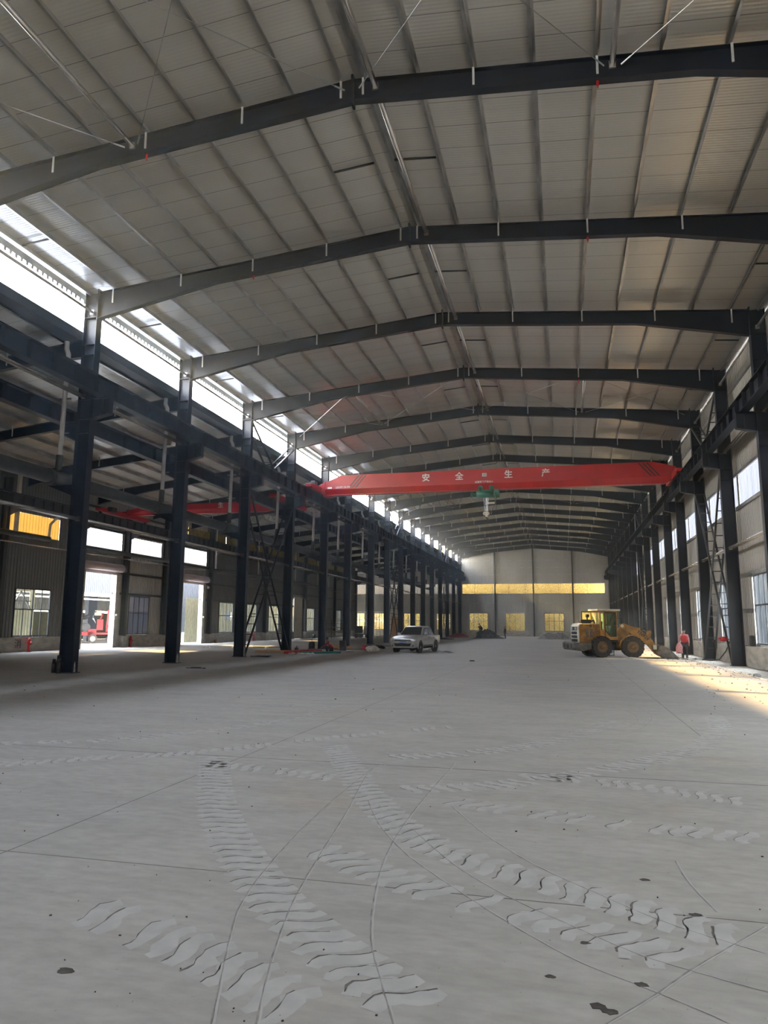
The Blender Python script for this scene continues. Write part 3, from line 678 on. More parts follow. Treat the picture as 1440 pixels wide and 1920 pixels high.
for i, (a, b) in enumerate(zip(ocy[:-1], ocy[1:])):
    m = MB(); isec_y(m, -31.95, a + 0.01, b - 0.01, 8.92, 9.52, 0.3, st=0.92); g = m.build('crane_girder', 'steel_side'); m = MB(); m.bx(-31.98, -31.92, a, b, 9.52, 9.6); m.build('rail', 'steel', g)
    tag(g, 'crane girder along the side bay outer wall, %s length from the camera' % ORD[i], 'crane girder', 'outer crane girders of the side bay')
    m = MB(); m.tube((-32.2, a, 6.62), (-32.2, b, 6.62), 0.045, 10)
    tag(m.build('tie_tube', 'tube', None, True), 'thin zinc tube along the side bay wall, %s length from the camera' % ORD[i], 'tie tube', 'tubes along the side bay wall')

# drain pipes
for i, (a, b) in enumerate(allb[1:14]):
    m = MB(); y0, y1 = a - 0.15, b - 0.16; m.tube((-18.85, y0, 7.34), (-18.85, y1, 7.34), 0.27, 20); o = m.build('collector_pipe', 'dark_pipe', None, True)
    m = MB(); m.tube((-18.85, y1 - 0.2, 7.34), (-18.85, y1, 7.34), 0.295, 20); m.build('socket', 'dark_pipe', o, True)
    m = MB(); m.prism([(-18.03, 7.05), (-19.2, 7.05), (-18.03, 6.6)], 'y', y1 + 0.3, y1 + 0.33); m.build('bracket', 'steel', o)
    tag(o, 'thick dark collector pipe behind the left columns, %s length from the camera' % ORD[i], 'pipe', 'collector pipe lengths')
dp = None
for i, y in enumerate(YS[1:14]):
    if dp is None:
        m = MB(); m.path([(0, 0, 12.75), (0, 0, 12.45), (0.14, -0.05, 12.2), (0.14, -0.05, 11.95)], 0.095, 12); m.path([(0.14, -0.05, 12.0), (0.1, -0.05, 8.1)], 0.09, 12)
        dp = m.build('drain_pipe', 'pvc', None, True)
        m = MB(); m.tube((0.1, -0.05, 8.15), (0.08, -0.05, 7.55), 0.125, 14); m.build('collar', 'dark_pipe', dp, True)
        m = MB(); m.bx(-0.12, 0.42, -0.06, -0.03, 10.35, 10.42); m.bx(-0.12, 0.42, -0.06, -0.03, 9.0, 9.03); m.build('clamp', 'galv', dp); c = dp
    else: c = dup(dp)
    c.location = (-18.62, y - 0.12, 0)
    tag(c, 'white drain pipe running down beside the left column row, %s from the camera' % ORD[i], 'drain pipe', 'white drain pipes')
for i, (y0, y1) in enumerate(((20.0, 40.0), (43.0, 57.0), (64.5, 90.0))):
    m = MB(); z = 7.15 if i == 0 else 7.0; m.tube((-32.1, y0, z), (-32.1, y1, z), 0.17, 14); tag(m.build('wall_pipe', 'dark_pipe', None, True), 'dark horizontal pipe along the side bay wall, %s part' % ['near', 'middle', 'far'][i], 'pipe')
m = MB(); m.path([(-32.1, 39.95, 7.25), (-32.1, 40.0, 8.1), (-32.15, 40.8, 8.75), (-32.3, 42.4, 9.6), (-32.3, 42.4, 10.7)], 0.085, 12)
tag(m.build('drain_pipe', 'pvc', None, True), 'cranked white drain pipe in front of the amber panel', 'drain pipe')
m = MB(); m.path([(-32.1, 37.0, 7.3), (-32.1, 37.0, 11.0)], 0.14, 12)
tag(m.build('drain_pipe', 'cream', None, True), 'straight white drain pipe left of the amber panel', 'drain pipe')
for i, y in enumerate((63.2, 73.2, 80.6, 84.5, 93.0, 97.8)):
    m = MB(); m.path([(-32.0, y, 7.0), (-32.0, y, zside(-32.0))], 0.07, 10)
    tag(m.build('drain_pipe', 'pvc', None, True), 'thin white upright pipe on the side bay wall, %s from the camera' % ORD[i], 'drain pipe', 'upright pipes on the side bay wall')
# red tags hanging under the rafters
for i, (x, y, w) in enumerate(((-10.9, 16.21, 'nearest rafter, left side'), (1.2, 16.21, 'nearest rafter, right side'), (-10.9, 23.47, 'second rafter, left side'), (1.2, 23.47, 'second rafter, right side'), (1.2, 38.17, 'fourth rafter, right side'))):
    m = MB(); z = zroof(x) - 0.58; m.box((x, y + 0.1, z - 0.07), (0.06, 0.02, 0.14)); m.tube((x, y + 0.1, z), (x, y + 0.1, z - 0.2), 0.015, 6)
    tag(m.build('sling_hook', 'red'), 'small red hook hanging under the ' + w, 'hook', 'red hooks under rafters')

# ------------------------------------------------------------------ doors of the side bay
def roller(n, y0, y1, label):
    m = MB(); m.bx(XO - 0.1, XO + 0.35, y0 - 0.45, y0, 0, 5.6); m.bx(XO - 0.1, XO + 0.35, y1, y1 + 0.45, 0, 5.6); m.bx(XO - 0.05, XO + 0.2, y0, y1, 5.45, 5.62)
    d = m.build('door_%d' % n, 'dado'); struct(d, label, 'roller door')
    m = MB(); m.tube((XO + 0.55, y0 - 0.35, 5.88), (XO + 0.55, y1 + 0.3, 5.88), 0.3, 24)
    for z in (5.42, 5.5, 5.58): m.bx(XO + 0.28, XO + 0.33, y0, y1, z - 0.03, z + 0.03)
    m.build('shutter_roll', 'pink_shutter', d, True)
    m = MB(); m.bx(XO + 0.2, XO + 0.95, y1 + 0.3, y1 + 0.42, 5.6, 6.15); m.bx(XO + 0.35, XO + 0.6, y1 + 0.42, y1 + 0.7, 5.75, 6.05); m.build('motor', 'darkgrey', d)
    m = MB(); m.bx(XO + 0.36, XO + 0.44, y1 + 0.1, y1 + 0.3, 2.35, 2.5); m.build('control_box', 'white', d)
roller(1, 44.6, 48.3, 'near roller door of the side bay, rolled up under its pinkish drum')
roller(2, 58.3, 62.0, 'far roller door of the side bay, rolled up with grey cladding outside')
m = MB(); m.bx(XO + 0.12, XO + 0.2, 86.5, 89.2, 0.03, 5.1); d = m.build('door_3', 'cream'); struct(d, 'tall white sliding door in the dark side bay wall', 'door')
m = MB(); m.bx(XO + 0.2, XO + 0.22, 86.5, 89.2, 2.5, 2.56); m.bx(XO + 0.2, XO + 0.26, 86.8, 86.95, 2.2, 2.6); m.build('cross_rail', 'galv', d)
m = MB(); m.bx(XO + 0.1, XO + 0.24, 86.2, 91.8, 5.12, 5.2); m.build('door_track', 'galv', d)
m = MB(); m.ball((XO + 0.45, 62.75, 5.2), 0.14, 12, 8); m.path([(XO + 0.1, 62.75, 5.35), (XO + 0.45, 62.75, 5.35)], 0.02, 6); tag(m.build('wall_lamp', 'lamp', None, True), 'small round white lamp beside the far roller door', 'lamp')

# ------------------------------------------------------------------ outside on the left
m = MB(); corr(m, 'y', -40.0, 44, 113, 4.4, 6.6, (), -1.0); h = m.build('neighbour_hall', 'house')
m = MB(); m.bx(-40.1, -39.8, 44, 113, 4.12, 4.42); m.bx(-40.05, -39.9, 44, 113, 3.8, 3.92); m.build('fascia', 'cream', h)
m = MB(); corr(m, 'y', -52.0, 44, 113, 3.15, 6.6, (), -1.0); m.build('inner_wall', 'wall', h)
m = MB(); m.bx(-46.4, -46.0, 63.8, 65.2, 0, 6.5); m.bx(-51.9, -51.6, 76, 76.3, 0, 6.5); m.build('corner_post', 'house', h)
m = MB(); m.bx(-52.4, -52.0, 44, 113, 0, 2.95); m.build('low_wall', 'cladding_olive', h)
m = MB(); m.bx(-56, -39.9, 44, 113, 6.6, 6.75); m.build('roof', 'house', h)
tag(h, 'neighbouring hall with grey ribbed cladding seen through the near roller door', 'building')
m = MB(); corr(m, 'y', -37.4, 62.5, 78, 0.95, 7.5, (), -1.0); h = m.build('cladding_wall', 'house'); m = MB(); m.bx(-37.6, -37.2, 62.5, 78, -0.02, 0.95); m.build('low_base', 'cream', h)
tag(h, 'blue grey ribbed outdoor wall seen through the far roller door', 'wall')

m = MB(); corr(m, 'y', -35.6, 24, 43.4, 0, 5.3, [(41.0, 42.9, 2.7, 3.9)], -1.0); h = m.build('shading_wall', 'cladding_olive'); m = MB()  # stands for the building behind; wall added high enough to block the sun
for p_, q_ in (((41.0, 2.7), (41.9, 3.9)), ((41.9, 3.9), (42.9, 2.7)), ((41.0, 3.25), (42.9, 3.25))): m.beam((-35.5, p_[0], p_[1]), (-35.5, q_[0], q_[1]), 0.08, 0.08)
m.build('braces', 'steel_side', h); tag(h, 'olive wall and light opening shading the nearest side bay window', 'wall')
m = MB(); corr(m, 'y', -35.6, 64.3, 113, 0, 4.3, [(72.8, 75.2, 2.2, 3.1), (104, 107, 1.6, 3.4)], -1.0); h = m.build('shading_wall', 'cladding_olive'); tag(h, 'added olive wall shading the far side bay windows', 'wall')  # wall added outside so that the far windows stay dim
m = MB(); corr(m, 'y', 15.0, 14, 128, 0, 6.9, (), 1.0); h = m.build('neighbour_hall', 'cladding_blue'); m = MB(); m.bx(14.9, 24, 14, 128, 6.9, 7.0); m.build('roof', 'house', h); tag(h, 'added dark blue grey building keeping the right wall windows dark', 'building')  # building added to keep bright sky out of the right windows

# red farm machine outside the near roller door
fm = empty('farm_machine', (-41.9, 58.9, 0), 0.62); fm.scale = (1.12, 1.12, 1.1)
m = MB(); m.bx(-1.9, 0.15, -0.5, -0.42, 0.62, 0.92); m.bx(-1.9, 0.15, 0.42, 0.5, 0.62, 0.92); m.bx(-0.35, 0.3, -0.5, 0.5, 0.6, 1.15); m.bx(0.3, 1.8, -0.45, 0.45, 0.7, 0.86); m.build('chassis', 'machine_red', fm)
for x, r in ((0.05, 0.36), (-1.5, 0.36), (1.35, 0.3)):
    for y in (-0.62, 0.62):
        w = MB(); w.ring((x, y, r), 'y', r * 0.6, r, 0.22, 20); w = w.build('wheel', 'rubber', fm, False); q = MB(); q.tube((x, y - 0.09, r), (x, y + 0.09, r), r * 0.62, 16); q.build('rim', 'machine_cream', w)
m = MB(); m.box((0.55, 0, 1.5), (0.5, 0.7, 0.9)); m.box((1.25, 0.1, 1.35), (0.5, 0.6, 0.9)); m.tube((0.55, 0, 1.9), (0.75, 0, 2.5), 0.09, 10); m.build('bonnet', 'machine_red', fm, bev=0.04)
m = MB(); m.box((-0.9, 0, 1.5), (0.8, 0.8, 0.9)); m.tube((-1.1, -0.35, 1.9), (-0.4, 0.35, 2.2), 0.16, 12); m.tube((-0.5, -0.45, 1.3), (-0.5, 0.45, 1.3), 0.34, 18); m.tube((-1.2, -0.45, 1.2), (-1.2, 0.45, 1.2), 0.26, 18); m.build('engine', 'darkgrey', fm, bev=0.03)
m = MB(); m.box((-1.75, 0, 1.85), (0.12, 0.75, 1.5)); m.box((0.35, 0, 2.4), (0.55, 0.6, 0.28)); m.box((0.35, 0, 2.66), (0.5, 0.5, 0.1)); m.box((1.75, 0, 1.3), (0.06, 0.6, 0.5)); m.build('guard_panels', 'machine_cream', fm, bev=0.02)
m = MB(); m.box((1.5, 0, 2.1), (0.9, 0.85, 1.3)); m.build('hopper', 'machine_red', fm, bev=0.05)
m = MB(); m.path([(0.2, -0.2, 1.7), (-0.05, -0.3, 2.0), (0.0, -0.3, 2.3)], 0.025, 8); m.path([(0.2, 0.3, 1.6), (0.0, 0.3, 2.1)], 0.025, 8); m.build('levers', 'chrome', fm)
tag(fm, 'faded red farm machine with small cream wheels outside the near roller door', 'machine')

# ------------------------------------------------------------------ trees behind the far wall
def tree(k):
    r_ = random.Random(k); H = r_.uniform(13, 17); t = MB(); lean = r_.uniform(-0.9, 0.9)
    t.path([(0, 0, -0.2), (lean * 0.3, 0, H * 0.35), (lean, 0, H * 0.7), (lean * 1.3, 0, H)], [0.16, 0.12, 0.07, 0.02], 7)
    for j in range(9):
        z = H * r_.uniform(0.12, 0.85); a = r_.uniform(0, 2 * PI); L = r_.uniform(0.8, 2.2); b = lean * z / H
        t.path([(b, 0, z), (b + math.cos(a) * L * 0.5, math.sin(a) * L * 0.5, z + L * 0.45), (b + math.cos(a) * L, math.sin(a) * L, z + L * 1.1)], [0.045, 0.03, 0.01], 5)
    l = MB()
    for j in range(6500):
        z = H * (0.04 + 0.98 * r_.random()); rad = 2.5 * math.sqrt(r_.random()); a = r_.uniform(0, 2 * PI)
        c = Vector((lean * z / H + rad * math.cos(a), rad * math.sin(a), z)); u = Vector((r_.uniform(-1, 1), r_.uniform(-1, 1), r_.uniform(-1, 1))).normalized() * r_.uniform(0.08, 0.16)
        v = u.cross(Vector((r_.uniform(-1, 1), r_.uniform(-1, 1), r_.uniform(-1, 1)))).normalized() * r_.uniform(0.05, 0.09)
        l.add([c - u, c + v, c + u, c - v], [(0, 1, 2, 3)])
    o = t.build('autumn_tree', 'bark'); l.build('foliage', 'leaf', o); return o
protos = [tree(k) for k in range(4)]
for o in protos: tag(o, 'slender yellow leaved tree behind the far end wall', 'tree', 'autumn trees behind the far wall')
r_ = random.Random(5); k = 0
for row, yy in enumerate((134.5, 137.5, 141.0, 145.5, 151.0, 156.0)):
    for j in range(17 if row < 4 else 24):
        x = -40 + row * 0.8 + j * 3.0 + r_.uniform(-0.6, 0.6); 
        o = protos[k] if k < 4 else dup(protos[k % 4])
        o.location = (x, yy + r_.uniform(-1, 1), 0); o.rotation_euler = (0, 0, r_.uniform(0, 6)); k += 1
        if row > 3: o.scale = (1.5, 1.5, 1.1); o.location.x = -45 + (row - 4) * 1.3 + j * 2.6

# ------------------------------------------------------------------ cranes
def crane_beam(stations, y, hw, zmid, bw):
    # stations: (x, ztop, zbottom); section is a box whose lower part narrows to a flange
    m = MB(); vs = []
    for x, zt, zb in stations:
        zm = max(zmid, zb + 0.03) if zt - zb > 0.5 else zb + (zt - zb) * 0.35
        vs += [(x, y - hw, zt), (x, y + hw, zt), (x, y + hw, zm), (x, y + bw, zb + 0.05), (x, y + bw * 1.25, zb + 0.05), (x, y + bw * 1.25, zb), (x, y - bw * 1.25, zb), (x, y - bw * 1.25, zb + 0.05), (x, y - bw, zb + 0.05), (x, y - hw, zm)]
    n = 10; fs = []
    for i in range(len(stations) - 1):
        for k in range(n): fs.append((i * n + k, i * n + (k + 1) % n, (i + 1) * n + (k + 1) % n, (i + 1) * n + k))
    fs.append(tuple(range(n))); fs.append(tuple((len(stations) - 1) * n + k for k in range(n)))
    return m.add(vs, fs)
def end_truck(root, x, y0, y1, z0, z1, w=0.22):
    m = MB(); m.prism([(y0 + 0.35, z0 + 0.12), (y0, z0 + 0.2), (y0, z1 - 0.08), (y0 + 0.5, z1), (y1 - 0.5, z1), (y1, z1 - 0.08), (y1, z0 + 0.2), (y1 - 0.35, z0 + 0.12)], 'x', x - w, x + w)
    t = m.build('end_truck', 'red', root, bev=0.015)
    for yy in (y0 + 0.32, y1 - 0.32):
        q = MB(); q.tube((x - 0.05, yy, z0 + 0.15), (x + 0.05, yy, z0 + 0.15), 0.15, 16); q.build('wheel', 'black', t)
    return t
cr1 = empty('bridge_crane', (0, 0, 0)); Y0 = 49.5
tag(cr1, 'long red overhead bridge crane spanning the main hall with white lettering', 'crane')
crane_beam([(-16.5, 12.02, 11.08), (-15.3, 12.51, 11.08), (6.0, 12.51, 11.08), (6.75, 12.33, 11.08), (7.38, 12.14, 11.36)], Y0, 0.32, 11.50, 0.15).build('main_girder', 'red', cr1)
m = MB(); m.bx(-16.62, -16.5, Y0 - 0.38, Y0 + 0.38, 11.0, 12.05); m.bx(7.38, 7.44, Y0 - 0.38, Y0 + 0.38, 11.3, 12.15); m.build('joint_plates', 'red', cr1)
m = MB(); m.prism([(-17.1, 11.75), (-16.62, 12.0), (-16.62, 11.1), (-16.95, 11.35)], 'y', Y0 - 0.3, Y0 + 0.3); m.build('end_gusset', 'red', cr1, bev=0.02)
end_truck(cr1, -17.0, 47.0, 52.0, 11.16, 11.66); end_truck(cr1, 7.37, 47.0, 52.0, 11.16, 11.66)
m = MB(); m.box((-17.2, 48.7, 11.9), (0.35, 0.5, 0.3)); m.tube((-17.2, 48.2, 11.8), (-17.2, 49.2, 11.8), 0.14, 14); m.box((7.5, 50.8, 11.85), (0.35, 0.5, 0.3)); m.build('drive_motors', 'darkgrey', cr1, bev=0.02)
yf = Y0 - 0.325
for x0, sg in ((-14.0, 1), (5.1, -1)):
    for j in range(3):
        m = MB(); a = x0 + j * 0.26; m.prism([(a, 12.46), (a + 0.09, 12.46), (a + 0.09 - sg * 0.75, 11.56), (a - sg * 0.75, 11.56)], 'y', yf - 0.004, yf); m.build('hazard_stripe', 'black', cr1)
for ch, x in (('安', -9.06), ('全', -6.70), ('生', -3.32), ('产', -0.82)): text(ch, 0.58, 'white', cr1, 'lettering', (x, yf - 0.004, 12.04), (PI / 2, 0, 0), bold=0.014)
text('起重臂下严禁站人', 0.158, 'white', cr1, 'lettering', (-4.98, yf - 0.004, 11.61), (PI / 2, 0, 0), bold=0.002)
text('LD10T-24.5M', 0.19, 'white', cr1, 'lettering', (-15.15, yf - 0.004, 11.62), (PI / 2, 0, 0), bold=0.002)
m = MB(); m.bx(-16.32, -15.98, yf - 0.004, yf, 11.55, 11.67); m.build('white_mark', 'white', cr1)
m = MB(); m.bx(-5.12, -4.8, yf - 0.012, yf, 11.98, 12.23); npl = m.build('name_plate', 'galv', cr1); text('10t', 0.13, 'black', npl, 'lettering', (-4.96, yf - 0.014, 12.1), (PI / 2, 0, 0))
# festoon cable on its wire under the girder
m = MB(); m.tube((-16.2, Y0 + 0.45, 11.1), (6.8, Y0 + 0.45, 11.1), 0.012, 6); m.build('cable_wire', 'galv', cr1)
m = MB(); x = -16.0; k = 0
while x < -6.6:
    w_ = 0.95; dep = 0.9 if k % 2 else 1.15; pts = [(x + w_ * t / 10, Y0 + 0.45, 11.08 - dep * (1 - (2 * t / 10 - 1) ** 2)) for t in range(11)]; m.path(pts, 0.014, 6, False); x += w_; k += 1
m.build('festoon_cable', 'black', cr1, True)
hz = empty('electric_hoist', (-4.9, Y0, 0)); tag(hz, 'green electric hoist hanging from the middle of the red bridge crane', 'hoist')
m = MB(); m.tube((-0.62, -0.2, 10.75), (0.55, -0.2, 10.75), 0.23, 24); m.build('rope_drum', 'green', hz, True)
m = MB(); m.tube((-0.98, -0.2, 10.75), (-0.62, -0.2, 10.75), 0.15, 20); m.tube((-1.02, -0.2, 10.75), (-0.86, -0.2, 10.75), 0.18, 20); m.build('motor', 'green', hz, True)
m = MB(); m.tube((0.55, -0.2, 10.75), (0.95, -0.2, 10.75), 0.26, 16); m.box((0.75, -0.3, 10.92), (0.34, 0.28, 0.3)); m.build('gearbox', 'green', hz, bev=0.02)
m = MB(); m.box((-0.05, -0.2, 10.98), (1.0, 0.16, 0.16)); m.box((-0.35, -0.3, 11.08), (0.12, 0.06, 0.36)); m.box((0.4, -0.3, 11.08), (0.12, 0.06, 0.36)); m.box((-0.35, 0.3, 11.08), (0.12, 0.06, 0.36)); m.box((0.4, 0.3, 11.08), (0.12, 0.06, 0.36)); m.box((0.03, 0.05, 10.93), (0.9, 0.6, 0.06)); m.build('trolley_frame', 'green', hz)
for x in (-0.35, 0.4):
    for y in (-0.28, 0.28):
        q = MB(); q.tube((x, y - 0.05, 11.2), (x, y + 0.05, 11.2), 0.17, 18); q.build('trolley_wheel', 'green', hz)
m = MB(); m.tube((-0.14, -0.2, 10.55), (-0.06, -0.2, 9.45), 0.014, 6); m.tube((0.16, -0.2, 10.55), (0.10, -0.2, 9.45), 0.014, 6); m.tube((0.05, -0.2, 10.55), (0.02, -0.2, 9.45), 0.014, 6); m.build('wire_rope', 'galv', hz)
m = MB(); m.ring((-0.09, -0.2, 9.42), 'y', 0.03, 0.12, 0.06, 16); m.ring((0.13, -0.2, 9.42), 'y', 0.03, 0.12, 0.06, 16); m.box((0.03, -0.2, 9.36), (0.16, 0.1, 0.34)); m.build('hook_block', 'cream', hz)
pts = [(0.03, 9.22), (0.03, 9.12)] + [(0.03 + 0.11 * math.sin(a), 9.01 + 0.11 * math.cos(a)) for a in [k * PI / 8 for k in range(1, 13)]]
m = MB(); m.path([(x, -0.2, z) for x, z in pts], [0.035, 0.035] + [0.045] * 8 + [0.035, 0.03, 0.022, 0.012], 8); m.build('hook', 'black', hz, True)
m = MB(); m.path([(0.68, -0.45, 10.8), (0.70, -0.5, 10.3), (0.71, -0.5, 9.58)], 0.028, 8); m.path([(0.66, -0.2, 10.5), (0.55, -0.2, 9.9), (0.36, -0.2, 9.5)], 0.022, 8); m.build('control_cable', 'black', hz)
m = MB(); m.box((0.36, -0.2, 10.14), (0.5, 0.06, 0.13)); m.build('limit_bar', 'cream', hz)

cr2 = empty('bridge_crane', (0, 0, 0)); Y1 = 48.0
tag(cr2, 'shorter red bridge crane in the side bay behind the left columns', 'crane')
crane_beam([(-31.8, 10.15, 9.82), (-30.2, 10.56, 9.82), (-20.6, 10.56, 9.82), (-19.2, 10.3, 10.05)], Y1, 0.25, 10.14, 0.12).build('main_girder', 'red', cr2)
end_truck(cr2, -31.95, 44.6, 51.0, 9.58, 10.0); end_truck(cr2, -18.95, 45.2, 51.6, 10.2, 10.66)
for x, a_, b_ in ((-31.95, 9.9, 10.12), (-19.05, 10.1, 10.4)): m = MB(); m.bx(x - 0.15, x + 0.25, Y1 - 0.3, Y1 + 0.3, a_, b_); m.build('end_gusset', 'red', cr2)
m = MB(); m.box((-31.6, 45.8, 9.95), (0.35, 0.7, 0.34)); m.build('drive_motor', 'darkgrey', cr2, bev=0.02)
for j in range(3):
    m = MB(); a = -29.3 + j * 0.22; m.prism([(a, 10.52), (a + 0.08, 10.52), (a - 0.1, 10.18), (a - 0.18, 10.18)], 'y', Y1 - 0.256, Y1 - 0.251); m.build('hazard_stripe', 'black', cr2)
for ch, x in (('安', -29.9), ('全', -27.9), ('生', -24.0), ('产', -21.9)): text(ch, 0.42, 'white', cr2, 'lettering', (x, Y1 - 0.257, 10.36), (PI / 2, 0, 0), bold=0.006)
m = MB(); x = -24.5
while x < -20: pts = [(x + 0.6 * t / 8, Y1 + 0.3, 9.8 - 0.55 * (1 - (2 * t / 8 - 1) ** 2)) for t in range(9)]; m.path(pts, 0.012, 6, False); x += 0.6
m.build('festoon_cable', 'black', cr2, True)

# ------------------------------------------------------------------ wheel loader
def lugged_wheel(name, parent, c, r, w, mt='rubber', rim='rim', lugs=18, sd=-1):
    m = MB(); m.ring(c, 'y', r * 0.52, r * 0.93, w, 30); m.ring(c, 'y', r * 0.60, r * 0.97, w * 0.72, 30)
    if lugs:
        for k in range(lugs):
            a = 2 * PI * k / lugs; px, pz = c[0] + r * 0.955 * math.cos(a), c[2] + r * 0.955 * math.sin(a); tx, tz = -math.sin(a), math.cos(a)
            for s_ in (-1, 1):
                o_ = s_ * 0.12 * r
                m.beam((px + tx * (o_ + 0.09 * r), c[1] + s_ * w * 0.05, pz + tz * (o_ + 0.09 * r)), (px + tx * (o_ - 0.09 * r), c[1] + s_ * w * 0.5, pz + tz * (o_ - 0.09 * r)), 0.09 * r, r * 0.09, up=(math.cos(a), 0, math.sin(a)))
    wl = m.build(name, mt, parent)
    m = MB(); m.tube((c[0], c[1] - w * 0.30, c[2]), (c[0], c[1] + w * 0.30, c[2]), r * 0.54, 24); m.ring(c, 'y', r * 0.46, r * 0.56, w * 0.86, 24); m.tube((c[0], c[1] + sd * w * 0.30, c[2]), (c[0], c[1] + sd * w * 0.5, c[2]), r * 0.22, 16, r * 0.16)
    m.build('rim', rim, wl); return wl
L = empty('wheel_loader', (2.9, 46.42, 0), 0.0); tag(L, 'dirty yellow wheel loader with its bucket lowered, parked near the right columns', 'wheel loader')
RA = 0.34; FA = -0.02
def rot(mb_, a):
    c_, s_ = math.cos(a), math.sin(a); mb_.v = [(x * c_ - y * s_, x * s_ + y * c_, z) for x, y, z in mb_.v]; return mb_
def LP(m, name, mt, ang, parent=None, smooth=False, bev=0.0): return rot(m, ang).build(name, mt, parent or L, smooth, bev)
def loader_wheel(x, y, ang, sd):
    w = lugged_wheel('wheel', L, (0, 0, 0), 0.63, 0.42, sd=sd); c_, s_ = math.cos(ang), math.sin(ang)
    w.location = (x * c_ - y * s_, x * s_ + y * c_, 0.625); w.rotation_euler = (0, 0, ang)
for x, a in ((-1.08, RA), (1.08, FA)):
    loader_wheel(x, -0.86, a, -1); loader_wheel(x, 0.86, a, 1)
m = MB(); m.prism([(-2.3, 0.85), (-2.33, 1.75), (-2.2, 1.93), (-0.98, 1.97), (-0.98, 1.0), (-1.3, 0.85)], 'y', -0.55, 0.55); hood = LP(m, 'engine_hood', 'yellow', RA, bev=0.04)
m = MB(); m.box((-1.55, -0.556, 1.42), (0.16, 0.02, 0.5)); m.box((-1.8, -0.556, 1.42), (0.16, 0.02, 0.5)); m.box((-1.28, -0.556, 1.5), (0.12, 0.02, 0.12)); LP(m, 'side_vents', 'bucket', RA, hood)
m = MB(); m.prism([(-2.36, 0.84), (-2.4, 1.72), (-2.28, 1.97), (-2.1, 2.0), (-2.1, 1.93), (-2.24, 1.9), (-2.3, 1.7), (-2.28, 0.84)], 'y', -0.6, 0.6); gr = LP(m, 'rear_grille', 'cream', RA, bev=0.015)
m = MB()
for z in (0.98, 1.2, 1.42): m.box((-2.385, 0, z), (0.05, 0.86, 0.15))
m.box((-2.385, 0, 1.68), (0.05, 0.95, 0.22)); LP(m, 'grille_openings', 'black', RA, gr)
for y in (-0.32, 0.32): m = MB(); m.box((-2.42, y, 1.68), (0.05, 0.2, 0.15)); LP(m, 'rear_lamp', 'lamp', RA, gr)
m = MB(); m.prism([(-2.72, 0.42), (-2.78, 0.52), (-2.78, 0.86), (-1.7, 0.86), (-1.7, 0.5), (-2.2, 0.36)], 'y', -0.98, 0.98); cw = LP(m, 'counterweight', 'bucket', RA, bev=0.04)
m = MB(); m.bx(-2.80, -2.775, -0.95, 0.95, 0.55, 0.83); b2 = LP(m, 'rear_bumper_face', 'bucket', RA, cw)
m = MB(); m.tube((-2.85, 0, 0.66), (-2.78, 0, 0.66), 0.13, 14); m.box((-2.81, -0.55, 0.68), (0.03, 0.06, 0.2)); m.box((-2.81, 0.55, 0.68), (0.03, 0.06, 0.2)); LP(m, 'tow_eye', 'black', RA, cw)
m = MB(); m.box((-2.74, -0.85, 0.88), (0.04, 0.1, 0.04)); m.box((-2.74, 0.7, 0.88), (0.04, 0.12, 0.04)); LP(m, 'marker_lamps', 'red', RA, cw)
m = MB(); m.box((-1.75, -0.12, 2.10), (0.62, 0.34, 0.24)); m.tube((-1.6, -0.12, 2.2), (-1.6, -0.12, 2.42), 0.05, 10); m.tube((-1.68, -0.12, 2.44), (-1.5, -0.12, 2.44), 0.1, 12); m.path([(-1.4, -0.12, 2.1), (-1.2, -0.12, 2.16), (-1.14, -0.12, 1.98)], 0.06, 10); LP(m, 'air_cleaner', 'black', RA, bev=0.02)
m = MB(); m.bx(-0.95, 0.1, -0.55, 0.55, 0.86, 1.08); m.bx(-1.7, 0.0, -0.32, 0.32, 0.45, 0.95); m.bx(-0.4, 0.35, -0.3, 0.3, 0.4, 1.0); LP(m, 'rear_frame', 'black', RA, bev=0.02)
m = MB(); m.box((-0.45, -0.62, 0.62), (0.5, 0.3, 0.34)); m.box((-0.45, -0.72, 0.34), (0.4, 0.12, 0.03)); m.box((-0.45, -0.72, 0.14), (0.4, 0.12, 0.03)); m.bx(-0.64, -0.62, -0.75, -0.7, 0.14, 0.6); m.bx(-0.28, -0.26, -0.75, -0.7, 0.14, 0.6); LP(m, 'fuel_tank_and_steps', 'black', RA)
# cab
m = MB(); m.prism([(-1.05, 1.08), (-1.05, 1.62), (-0.78, 1.62), (-0.42, 1.22), (-0.05, 1.22), (0.02, 1.08)], 'y', -0.68, 0.68); m.bx(-1.05, 0.02, -0.68, 0.68, 1.02, 1.1)
for x, y in ((-1.02, -0.65), (-1.02, 0.65), (-0.02, -0.65), (-0.02, 0.65)): m.bx(x - 0.045, x + 0.045, y - 0.045, y + 0.045, 1.05, 2.72)
m.bx(-0.82, -0.76, -0.69, -0.63, 1.6, 2.72); m.bx(-1.05, 0.02, -0.69, -0.62, 2.64, 2.74); m.bx(-1.05, 0.02, 0.62, 0.69, 2.64, 2.74); m.bx(-1.06, -0.98, -0.68, 0.68, 2.64, 2.74); cab = LP(m, 'cab', 'yellow', RA)
m = MB(); m.bx(-1.2, 0.22, -0.76, 0.76, 2.74, 2.84); LP(m, 'cab_roof', 'cream', RA, cab, bev=0.02)
m = MB(); m.bx(-0.74, -0.04, -0.672, -0.66, 1.28, 2.62); m.bx(-0.74, -0.04, 0.66, 0.672, 1.28, 2.62); m.bx(-0.012, 0.0, -0.6, 0.6, 1.3, 2.62); LP(m, 'cab_windows', 'glass_cab', RA, cab)
m = MB(); m.bx(-1.05, -1.04, -0.62, 0.62, 1.62, 2.64); LP(m, 'rear_cab_window', 'glass_cab_lit', RA, cab)
